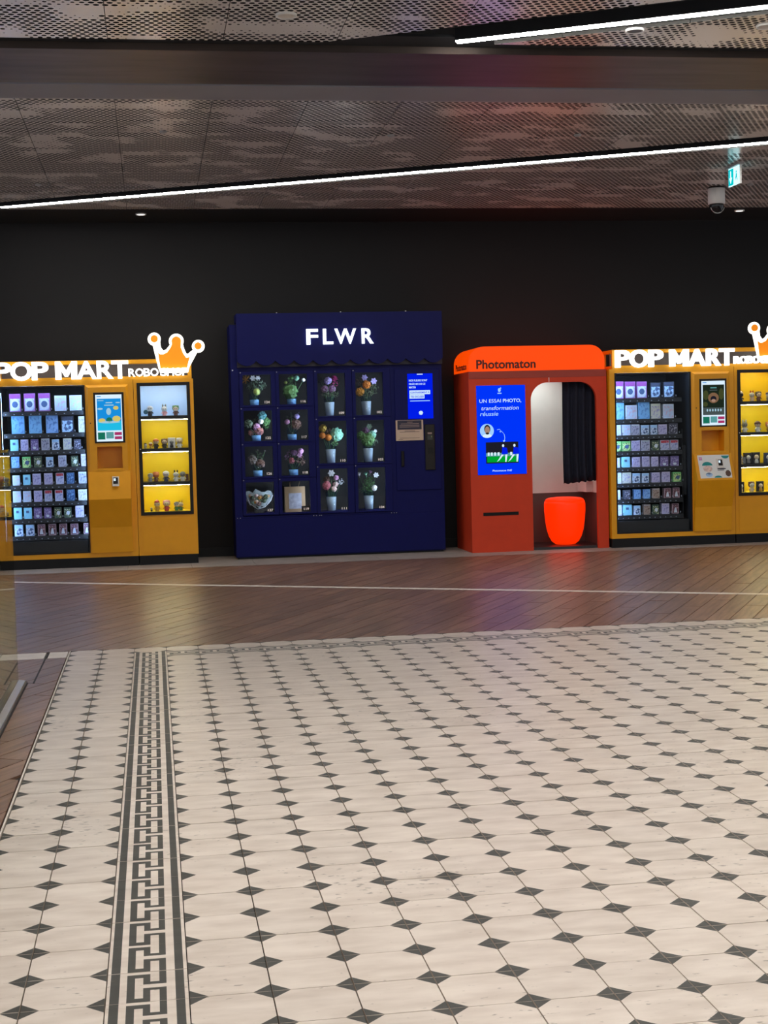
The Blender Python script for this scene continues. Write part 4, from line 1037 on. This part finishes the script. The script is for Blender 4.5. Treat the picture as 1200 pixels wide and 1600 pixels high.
m = MB(); m.prism_y([(2.056+(0.026 if k % 2 == 0 else 0.019)*math.cos(PI*k/8), 1.532+(0.026 if k % 2 == 0 else 0.019)*math.sin(PI*k/8)) for k in range(16)], -0.0238, -0.0222); m.build('emblem', 'screen_text_hi', ts)
m = MB(); m.box(1.774, 2.077, -0.024, -0.0145, 1.233, 1.456); nb = m.build('notice', 'paper', fm); tag(nb, 'beige notice card with dark upper half')
box('notice_header', 'ink_navy', nb, 1.792, 2.059, -0.0250, -0.0242, 1.352, 1.452)
for z, a, b in ((1.430, 1.90, 1.96), (1.412, 1.83, 2.03), (1.394, 1.815, 2.035), (1.378, 1.815, 2.035)): box('notice_line', 'ink_soft', nb, a, b, -0.0256, -0.0251, z, z+0.006)
for z, a, b in ((1.334, 1.87, 1.985), (1.324, 1.815, 2.035), (1.258, 1.815, 2.035), (1.244, 1.80, 1.85)): box('notice_line', 'ink_navy', nb, a, b, -0.0250, -0.0242, z, z+0.004)
m = MB(); m.bbox(2.093, 2.203, -0.034, -0.0145, 0.905, 1.405, 0.006); cr = m.build('card_reader', 'black_frame', fm)
box('reader_label', 'ink_soft', cr, 2.122, 2.170, -0.0352, -0.0345, 1.296, 1.316); box('reader_display', 'grey_dark', cr, 2.120, 2.176, -0.0352, -0.0345, 1.235, 1.286); box('reader_pad', 'black_paint', cr, 2.116, 2.180, -0.040, -0.0345, 1.085, 1.150)
box('reader_light', 'petal_lime', cr, 2.164, 2.169, -0.0360, -0.0352, 1.262, 1.278)
m = MB(); m.bbox(1.826, 1.856, -0.045, -0.0145, 0.950, 1.120, 0.008); m.build('handle', 'black_paint', fm)

# ------------------------------------------------------------------ bouquets in the compartments
K = 0.000742                                   # metres for one unit of the bouquet tables
def ruffle(r, n=2, amp=0.32, seed=0):
    bm = bmesh.new(); bmesh.ops.create_icosphere(bm, subdivisions=3, radius=1)
    me = MB(); 
    for v in bm.verts:
        q = v.co*3.2+Vector((seed*3.1, 0, seed)); v.co *= r*(1-amp*abs(noise.noise(q))*1.9+0.12*noise.noise(v.co*8+Vector((seed, 0, 0))))
    me.v = [tuple(v.co) for v in bm.verts]; me.f = [tuple(v.index for v in f.verts) for f in bm.faces]; me.m = [0]*len(me.f)
    bm.free(); return me
def flower(o, x, z, r, col, typ, y=0.0, seed=0):
    rnd = random.Random(seed)
    if typ == 'ball':
        m = ruffle(r, amp=0.10, seed=seed); return m.build('flower_head', 'petal_'+col, o, True, (x, y, z))
    if typ == 'ruffle':
        m = ruffle(r, amp=0.34, seed=seed); return m.build('flower_head', 'petal_'+col, o, False, (x, y, z))
    if typ == 'cloud':
        m = MB()
        for i in range(46):
            d = Vector((rnd.gauss(0, 1), rnd.gauss(0, .7), rnd.gauss(0, 1))); d = d.normalized()*r*rnd.uniform(.35, 1.0)
            a = Vector((rnd.uniform(-1, 1), rnd.uniform(-1, .2), rnd.uniform(-.3, 1))).normalized()*r*.30; b = a.orthogonal().normalized()*r*.12
            c = b.cross(a).normalized()*r*.03
            m.poly([d-a*.6, d+b, d+a, d-b, d+c], [(0, 1, 4), (1, 2, 4), (2, 3, 4), (3, 0, 4), (0, 3, 2, 1)])
        return m.build('foliage', 'petal_'+col, o, False, (x, y, z))
    if typ == 'petal':
        m = MB()
        for i in range(6):
            a = 2*PI*i/6+seed; d = Vector((math.cos(a), -0.25, math.sin(a))); t = Vector((-math.sin(a), 0, math.cos(a)))
            m.poly([(0, 0, 0), d*r*.6+t*r*.34, d*r, d*r*.6-t*r*.34, d*r*.5+Vector((0, r*.16, 0))], [(0, 1, 2), (0, 2, 3), (0, 4, 1), (1, 4, 2), (2, 4, 3), (3, 4, 0)])
        m.ball((0, -r*.12, 0), r*.22, seg=8, rings=6)
        return m.build('flower_head', 'petal_'+col, o, False, (x, y, z))
    if typ == 'spike':
        m = MB()
        for i in range(26):
            d = Vector((rnd.gauss(-.2, .8), rnd.gauss(0, .5), rnd.gauss(.3, .7))).normalized()*r*rnd.uniform(.8, 1.25)
            m.tube([(0, 0, 0), d], r*.05, 4)
        return m.build('flower_head', 'petal_'+col, o, False, (x, y, z))
    if typ == 'calla':
        m = MB(); m.lathe([(r*.08, -r), (r*.16, -r*.45), (r*.34, 0), (r*.62, r*.35), (r*.60, r*.37), (r*.30, r*.05), (r*.05, -r*.4)], seg=12)
        f = m.build('flower_head', 'petal_'+col, o, True, (x, y, z)); f.rotation_euler = (0.35, 0.25*(1 if x > 0 else -1), 0); return f
def bouquet(num, label, dx, cup, flowers, stems=True):
    cx, z0 = CELL[num]
    o = thing('bouquet', (FX+cx+dx, FY+0.17, z0), label, 'bouquet', 'bouquets in the blue flower machine')
    h, rb, rt = (0.135, 0.052, 0.060) if cup != 'white' else (0.215, 0.048, 0.064)
    m = MB(); m.lathe([(rb, 0.001), (rb*1.03, 0.004), (rt, h), (rt-0.003, h), (rb-0.003, 0.006)], seg=22); m.build('cup', 'cup_glass', o, True)
    if cup == 'white':
        r1 = rb+(rt-rb)*0.70
        m = MB(); m.lathe([(rb-0.0035, 0.007), (r1-0.0035, h*0.72)], seg=22); m.build('sleeve', 'cup_white', o, True)
    else:
        m = MB(); m.lathe([(rb-0.0035, 0.007), (rb+(rt-rb)*.45-0.0035, h*0.5)], seg=22); m.build('water', 'cup_water', o, True)
    m = MB()
    for i, (fx, fz, r, c, t) in enumerate(flowers):
        y = (-0.02, 0.0, 0.02, 0.035, -0.03, 0.015, 0.03, 0.05)[i % 8]
        flower(o, fx*K, fz*K, r*K, c, t, y, seed=int(num)*3+i)
        m.tube([(0.3*fx*K*0.3, 0, h*0.5), (fx*K*0.55, y*0.6, max(fz*K*0.62, h*0.7)), (fx*K, y, fz*K)], 0.0028, 5)
    top = max(f[1] for f in flowers); mid = (135 if cup != 'white' else 290)
    flower(o, 0.0, (mid+0.45*(top-mid))*K+0.02, 95*K, 'olive', 'cloud', 0.055, int(num)*7)
    m.build('stems', 'stem_green', o, True)
    return o
bouquet('124', 'grey green bouquet with round lime bloom, glass cup, compartment 124', -0.02, 'glass', [(35, 205, 54, 'lime', 'ball'), (40, 305, 105, 'sage', 'cloud'), (-50, 285, 62, 'sage', 'cloud'), (-110, 385, 62, 'gold', 'spike'), (-15, 405, 46, 'white', 'petal'), (65, 405, 40, 'white', 'petal'), (150, 300, 46, 'sage', 'cloud')])
bouquet('116', 'big round ruffled green bloom in glass cup, compartment 116', -0.005, 'glass', [(-15, 195, 122, 'green', 'ruffle'), (85, 395, 40, 'mint', 'ball'), (-10, 375, 45, 'green', 'cloud'), (-75, 335, 26, 'lime', 'ball'), (180, 365, 28, 'white', 'ball'), (20, 405, 30, 'green', 'ball')])
bouquet('125', 'pink and peach blooms with blue green leaves, compartment 125', -0.01, 'glass', [(70, 290, 40, 'white', 'ball'), (10, 215, 58, 'pink', 'ruffle'), (40, 150, 78, 'peach', 'ruffle'), (-70, 130, 50, 'peach', 'ruffle'), (-115, 260, 72, 'sage', 'ruffle'), (95, 375, 72, 'bluegreen', 'ruffle'), (150, 285, 74, 'green', 'ruffle'), (165, 210, 45, 'green', 'cloud')])
bouquet('117', 'two lilac balls and dark brown bloom, compartment 117', -0.01, 'glass', [(-70, 275, 40, 'pink', 'ball'), (80, 352, 40, 'lilac', 'ball'), (62, 235, 88, 'brown', 'ruffle'), (110, 220, 60, 'brown', 'cloud'), (-10, 410, 12, 'greybrown', 'calla'), (110, 405, 12, 'lilac', 'calla')])
bouquet('126', 'grey brown faded bloom with two thin stems, compartment 126', -0.005, 'glass', [(-80, 255, 74, 'greybrown', 'ruffle'), (40, 195, 72, 'brown', 'ruffle'), (75, 175, 40, 'cream', 'cloud'), (10, 385, 24, 'greybrown', 'calla'), (110, 375, 22, 'greybrown', 'calla')])
bouquet('118', 'bright pink and rose blooms over glass cup, compartment 118', -0.005, 'glass', [(110, 360, 46, 'pink', 'ball'), (95, 300, 44, 'pink', 'petal'), (-20, 222, 50, 'rose', 'ruffle'), (-50, 325, 60, 'mauve', 'cloud'), (115, 215, 75, 'brown', 'cloud'), (20, 340, 48, 'mauve', 'ruffle'), (-90, 270, 45, 'mauve', 'cloud')])
bouquet('109', 'lilac and magenta bouquet in tall white cup, compartment 109', -0.005, 'white', [(-15, 525, 62, 'lilac', 'ruffle'), (95, 500, 70, 'magenta', 'cloud'), (-60, 405, 62, 'mauve', 'ruffle'), (50, 405, 60, 'mauve', 'ruffle'), (-55, 325, 72, 'olive', 'cloud'), (75, 320, 70, 'olive', 'cloud'), (-105, 510, 60, 'dark', 'cloud'), (85, 560, 50, 'magenta', 'ruffle')])
bouquet('102', 'orange and gold bouquet in tall white cup, compartment 102', -0.012, 'white', [(10, 455, 66, 'orange', 'ruffle'), (-90, 350, 72, 'gold', 'ruffle'), (125, 505, 52, 'lilac', 'petal'), (-10, 560, 52, 'lilac', 'petal'), (20, 320, 88, 'olive', 'cloud'), (120, 385, 82, 'olive', 'cloud'), (-80, 500, 70, 'brown', 'cloud'), (60, 440, 50, 'gold', 'cloud')])
bouquet('110', 'orange balls and mint ruffled leaves in white cup, compartment 110', -0.005, 'white', [(-122, 415, 50, 'orange', 'ball'), (-30, 385, 52, 'orange', 'ball'), (-105, 525, 64, 'yellow', 'ruffle'), (95, 430, 108, 'mint', 'ruffle'), (60, 300, 60, 'green', 'cloud'), (-20, 470, 50, 'brown', 'cloud')])
bouquet('103', 'wide leafy green bouquet in white cup, compartment 103', -0.005, 'white', [(0, 330, 108, 'green', 'ruffle'), (65, 405, 68, 'mint', 'ruffle'), (-95, 400, 70, 'green', 'ruffle'), (-20, 465, 62, 'mauve', 'ruffle'), (20, 530, 48, 'sage', 'petal'), (118, 460, 30, 'white', 'petal'), (100, 300, 60, 'sage', 'cloud')])
bouquet('111', 'white and cream blooms with brown foliage, compartment 111', -0.012, 'white', [(5, 560, 56, 'white', 'petal'), (80, 490, 42, 'pink', 'ruffle'), (150, 430, 48, 'white', 'cloud'), (-60, 460, 60, 'brown', 'ruffle'), (-72, 380, 70, 'rose', 'ruffle'), (45, 325, 46, 'cream', 'ruffle'), (75, 390, 45, 'cream', 'ruffle'), (0, 300, 80, 'olive', 'cloud')])
bouquet('104', 'slender white calla lilies on green stems, compartment 104', -0.012, 'white', [(-140, 530, 56, 'white', 'calla'), (-35, 530, 52, 'mint', 'calla'), (40, 555, 46, 'mauve', 'calla'), (125, 510, 46, 'white', 'petal'), (82, 320, 50, 'white', 'ruffle'), (0, 330, 95, 'green', 'cloud'), (-90, 290, 50, 'sage', 'cloud'), (30, 420, 80, 'green', 'cloud')])
# wrapped bunch and paper bag in the lowest small compartments
cx, z0 = CELL['127']
o = thing('wrapped_bouquet', (FX+cx, FY+0.17, z0), 'faded bouquet wrapped in clear film, lying in compartment 127', 'bouquet', 'bouquets in the blue flower machine')
m = MB(); pts = []
for i in range(26):
    a = PI+PI*i/25; pts.append((0.150*math.cos(a), 0.205+0.165*math.sin(a)*(0.9+0.1*math.sin(i*2.1))))
for i in range(9): pts.append((0.150-0.3*(i+0.5)/9, 0.232+0.012*math.sin(i*1.9)+(0.03 if i == 5 else 0)))
m.prism_y([(a, b) for a, b in pts][::-1], 0.05, 0.056); m.build('wrapping', 'cellophane', o)
for i in range(22):
    rr = random.Random(900+i); a = PI+PI*((i*0.618) % 1.0); k = rr.uniform(0.15, 0.82)
    flower(o, 0.125*k*math.cos(a), 0.190+0.135*k*math.sin(a), rr.uniform(0.018, 0.030), ('gold', 'olive', 'sage', 'greybrown', 'brown', 'olive', 'cream')[i % 7], 'cloud' if i % 3 == 0 else 'ruffle', rr.uniform(-0.01, 0.03), 500+i)
m = MB(); m.tube([(-0.145, 0.0, 0.20), (-0.10, -0.02, 0.10), (-0.02, -0.03, 0.045), (0.06, -0.02, 0.065), (0.125, -0.01, 0.13), (0.148, 0, 0.19)], 0.004, 6); m.build('film_edge', 'cup_white', o, True)
box('stand', 'flower_dark', o, -0.05, 0.05, 0.0, 0.08, 0.0, 0.045)
cx, z0 = CELL['119']
o = thing('paper_bag', (FX+cx, FY+0.14, z0), 'brown paper gift bag with clear window, compartment 119', 'bag')
m = MB(); m.poly([(-.112, 0, 0), (.112, 0, 0), (.112, .09, 0), (-.112, .09, 0), (-.112, .015, .275), (.112, .015, .275), (.112, .075, .275), (-.112, .075, .275)],
                 [(0, 3, 2, 1), (0, 1, 5, 4), (1, 2, 6, 5), (2, 3, 7, 6), (3, 0, 4, 7), (4, 5, 6, 7)]); m.build('bag_body', 'kraft', o)
m = MB(); m.poly([(-.068, -.0015+.0018, .035), (.072, .0003, .035), (.072, .0098, .205), (-.068, .0098, .205)], [(0, 1, 2, 3)]); m.build('bag_window', 'bag_window', o)
for s in (0.018,):
    m = MB(); m.tube([(-.05, s, .27), (-.052, s, .315), (-.046, s, .33)], 0.003, 5); m.tube([(.04, s, .27), (.05, s, .31), (.058, s, .33)], 0.003, 5); m.build('handle', 'kraft', o, True)

# ================================================================== orange photo booth
BX, BY = 3.375, 15.53
pb = thing('photo_booth', (BX, BY, 0), 'orange and red photo booth with lit rounded roof sign and blue screen', 'photo booth')
BW, BD = 1.535, 0.79
ox0, ox1, oz1, orr = 0.683, 1.417, 1.824, 0.19        # doorway
m = MB()
pts = [(ox1+0.118-0.0, 0.0), (BW, 0.0)]
front = [(0, 0), (ox0, 0)] + [(ox0, oz1-orr)] + [(ox0+orr-orr*math.cos(t), oz1-orr+orr*math.sin(t)) for t in [PI/2*i/8 for i in range(1, 9)]]
rightp = [(ox1-orr+orr*math.sin(t), oz1-orr+orr*math.cos(t)) for t in [PI/2*i/8 for i in range(0, 9)]]
front += rightp + [(ox1, 0), (BW, 0), (BW, 1.955), (0, 1.955)]
m.prism_y(front, 0.0, 0.05); m.build('front_panel', 'booth_red', pb)
m = MB(); m.box(0, 0.045, 0.0505, BD, 0, 1.955); m.box(BW-0.045, BW, 0.0505, BD, 0, 1.955); m.box(0.045, BW-0.045, 0.0505, BD, 1.93, 1.955); m.box(0.045, BW-0.045, BD-0.03, BD, 0, 1.93); m.build('shell', 'booth_red', pb)
m = MB(); m.box(0.003, ox0+0.20, -0.004, -0.0005, 1.877, 1.954); m.box(ox0+0.2005, BW-0.003, -0.003, -0.0005, 1.877, 1.954); m.build('top_band', 'booth_red_dark', pb)
box('seam_clip', 'pale_edge', pb, 0.886, 0.892, -0.006, -0.0005, 1.826, 1.876)
m = MB(); m.box(0.0455, 0.655, 0.055, BD-0.032, 0.0, 1.928); m.build('machine_case', 'booth_grey', pb)
m = MB(); m.box(0.6555, BW-0.046, 0.051, BD-0.031, 0.0, 0.028); m.build('booth_floor', 'booth_floor', pb)
zW = 0.595
m = MB()
m.face([(0.656, BD-0.032, zW), (BW-0.046, BD-0.032, zW), (BW-0.046, BD-0.032, 1.925), (0.656, BD-0.032, 1.925)])
m.face([(0.657, 0.052, zW), (0.657, BD-0.032, zW), (0.657, BD-0.032, 1.925), (0.657, 0.052, 1.925)]); m.face([(BW-0.047, BD-0.032, zW), (BW-0.047, 0.052, zW), (BW-0.047, 0.052, 1.925), (BW-0.047, BD-0.032, 1.925)])
m.build('white_lining', 'booth_white', pb)
m = MB()
m.face([(0.656, BD-0.032, 0.028), (BW-0.046, BD-0.032, 0.028), (BW-0.046, BD-0.032, zW), (0.656, BD-0.032, zW)])
m.face([(0.657, 0.052, 0.028), (0.657, BD-0.032, 0.028), (0.657, BD-0.032, zW), (0.657, 0.052, zW)]); m.face([(BW-0.047, BD-0.032, 0.028), (BW-0.047, 0.052, 0.028), (BW-0.047, 0.052, zW), (BW-0.047, BD-0.032, zW)])
m.build('grey_lining', 'booth_grey', pb)
box('lining_rail', 'white_plastic', pb, 0.66, BW-0.05, BD-0.038, BD-0.0325, zW-0.006, zW+0.004)
m = MB(); m.box(BW-0.13, BW-0.0475, 0.40, BD-0.05, 0.600, 0.720); m.build('side_shelf', 'white_plastic', pb)
box('ceiling_lamp', 'booth_lamp', pb, 0.72, 1.10, 0.25, 0.60, 1.915, 1.925)
# screen, coin slot
m = MB(); m.box(0.080, 0.620, -0.006, -0.0005, 0.841, 1.803); ps = m.build('screen', 'screen_blue', pb)
sy = -0.0075
def pbtext(s, x0, x1, z0, z1, mat='screen_text_hi', **k): text('screen_text', ps, s, x0, x1, z0, z1, sy, 0.001, mat, **k)
pbtext('UN ESSAI', 0.112, 0.350, 1.618, 1.656); pbtext('PHOTO,', 0.372, 0.574, 1.612, 1.656, offset=0.014)
pbtext('transformation', 0.132, 0.545, 1.538, 1.582, shear=0.2); pbtext('r\u00e9ussie', 0.116, 0.318, 1.476, 1.520, mat='screen_text', shear=0.2, offset=0.008)
pbtext('Photomaton FNE', 0.240, 0.456, 0.874, 0.894, shear=0.15, offset=0.006)
m = MB(); m.prism_y([(0.335+0.016*math.cos(t), 1.752+0.022*math.sin(t)) for t in [2*PI*i/10 for i in range(10)]], sy, sy+0.001); m.prism_y([(0.342, 1.765), (0.356, 1.765), (0.350, 1.785)], sy, sy+0.001); m.build('screen_emblem', 'screen_text', ps)
box('screen_emblem', 'screen_text', ps, 0.314, 0.358, sy, sy+0.001, 1.712, 1.722)
def disc(name, cx, cz, rx, rz, mat, k, n=24, par=None):
    m = MB(); m.prism_y([(cx+rx*math.cos(2*PI*i/n), cz+rz*math.sin(2*PI*i/n)) for i in range(n)], sy-0.0006*k, sy-0.0006*k+0.0005); return m.build(name, mat, par or ps)
disc('portrait_disc', 0.188, 1.315, 0.077, 0.077, 'screen_text', 0)
disc('portrait_shoulders', 0.190, 1.262, 0.050, 0.020, 'screen_white', 1); disc('portrait_hair', 0.192, 1.335, 0.034, 0.046, 'screen_hair', 1); disc('portrait_face', 0.192, 1.322, 0.027, 0.042, 'screen_skin', 2); disc('portrait_beard', 0.192, 1.287, 0.020, 0.011, 'screen_hair', 3)
m = MB(); m.tube([(0.300, sy, 1.325), (0.328, sy, 1.330), (0.345, sy, 1.310), (0.335, sy, 1.295), (0.328, sy, 1.308), (0.352, sy, 1.305), (0.378, sy, 1.275), (0.385, sy, 1.235), (0.378, sy, 1.200)], 0.003, 5); m.prism_y([(0.372, 1.186), (0.390, 1.208), (0.362, 1.208)], sy, sy+0.001); m.build('arrow', 'screen_text', ps)
px0, px1, pz0, pz1 = 0.172, 0.532, 0.962, 1.192
box('photo', 'screen_hair', ps, px0, px1, sy-0.0003, sy+0.001, pz0, pz1)
box('photo_grass', 'screen_grass', ps, px0+0.012, px1, sy-0.0008, sy-0.0004, pz0+0.012, pz0+0.075)
box('photo_boards', 'screen_teal', ps, px0, px1, sy-0.0008, sy-0.0004, pz0+0.076, pz0+0.112)
def player(x, h, k):
    m = MB()
    m.prism_y([(x-0.03, pz0+0.095), (x+0.04, pz0+0.10), (x+0.03, pz0+0.165), (x-0.02, pz0+0.175)], sy-0.0016, sy-0.0010); m.build('photo_figure', 'screen_blue_b', ps)
    m = MB()
    m.prism_y([(x-0.03, pz0+0.095), (x-0.008, pz0+0.092), (x-0.055, pz0+0.035), (x-0.085, pz0+0.016), (x-0.065, pz0+0.042)], sy-0.0022, sy-0.0017); m.prism_y([(x+0.010, pz0+0.092), (x+0.034, pz0+0.095), (x+0.026, pz0+0.04), (x+0.020, pz0+0.012), (x+0.008, pz0+0.014)], sy-0.0022, sy-0.0017)
    m.prism_y([(x-0.012+0.013*math.cos(2*PI*i/8), pz0+0.190+0.016*math.sin(2*PI*i/8)) for i in range(8)], sy-0.0022, sy-0.0017); m.build('photo_figure', 'screen_white', ps)
player(0.375, 1, 0); player(0.500, 1, 0)
m = MB()
for x in (0.19, 0.225, 0.262, 0.30, 0.44): m.box(x, x+0.022, sy-0.0013, sy-0.0009, pz0+0.085, pz0+0.12)
m.build('photo_crowd', 'screen_white', ps)
box('photo_slot', 'void_black', pb, 0.129, 0.522, -0.003, -0.0005, 0.397, 0.433)
# rounded lit roof sign
def roof_pts(inset=0.0):
    r0 = 0.165-inset; x0, x1, z0, z1 = 0.006+inset, BW-0.016-inset, 1.9555+inset, 2.222-inset
    return [(x0, z0), (x1, z0)] + [(x1-r0+r0*math.cos(t), z1-r0+r0*math.sin(t)) for t in [PI/2*i/8 for i in range(9)]] + [(x0+r0-r0*math.sin(t), z1-r0+r0*math.cos(t)) for t in [PI/2*i/8 for i in range(9)]]
m = MB(); m.prism_y(roof_pts(), 0.004, BD); rs = m.build('roof_sign', 'orange_lit', pb)
text('letters', rs, 'Photomaton', 0.089, 0.745, 1.982, 2.080, -0.003, 0.006, 'text_brown', offset=0.022)
me = text_mesh('Photomaton', 0.0, 0.56, 1.982, 2.055, 0.0, 0.004, 'text_brown', offset=0.012)
for v in me.vertices: v.co = (0.0055+0.002-0.004+v.co.y*0.5, 0.68-v.co.x, v.co.z)
link('letters', me, rs)
# curtain: gathered cloth hanging inside the doorway
m = MB(); n = 48; rows = 12; b0 = 0
for j in range(rows+1):
    for i in range(n+1):
        t = i/n; x = 1.066+0.385*t; zlo = 0.712+0.03*t+0.006*math.sin(i*0.8)
        z = zlo+(1.90-zlo)*j/rows
        y = 0.105+(0.018+0.012*(1-j/rows))*math.sin(t*2*PI*4.5+0.5*math.sin(j*.35))+0.01*math.sin(t*9)
        m.v.append((x, y, z))
for j in range(rows):
    for i in range(n):
        a = j*(n+1)+i; m.f.append((a, a+1, a+n+2, a+n+1)); m.m.append(0)
cu = m.build('curtain', 'curtain', pb, True)
md = cu.modifiers.new('thickness', 'SOLIDIFY'); md.thickness = 0.003
m = MB(); m.tube([(0.70, 0.105, 1.903), (1.45, 0.105, 1.903)], 0.008, 8); m.build('curtain_rail', 'steel', pb, True)
# stool
st_ = thing('stool', (BX+1.135, BY+0.34, 0.0285), 'glowing orange tub stool with rounded bottom inside the photo booth', 'stool')
prof = [(0.07, 0.0), (0.112, 0.006), (0.150, 0.035), (0.181, 0.09), (0.205, 0.17), (0.220, 0.27), (0.229, 0.38), (0.229, 0.455), (0.222, 0.485)]
m = MB(); m.lathe(prof, seg=40); m.build('tub', 'stool_lit', st_, True)
m = MB(); m.lathe([(0.2215, 0.4855), (0.207, 0.507), (0.180, 0.520), (0.11, 0.528), (0.01, 0.530)], seg=40); m.build('seat', 'stool_lit', st_, True)
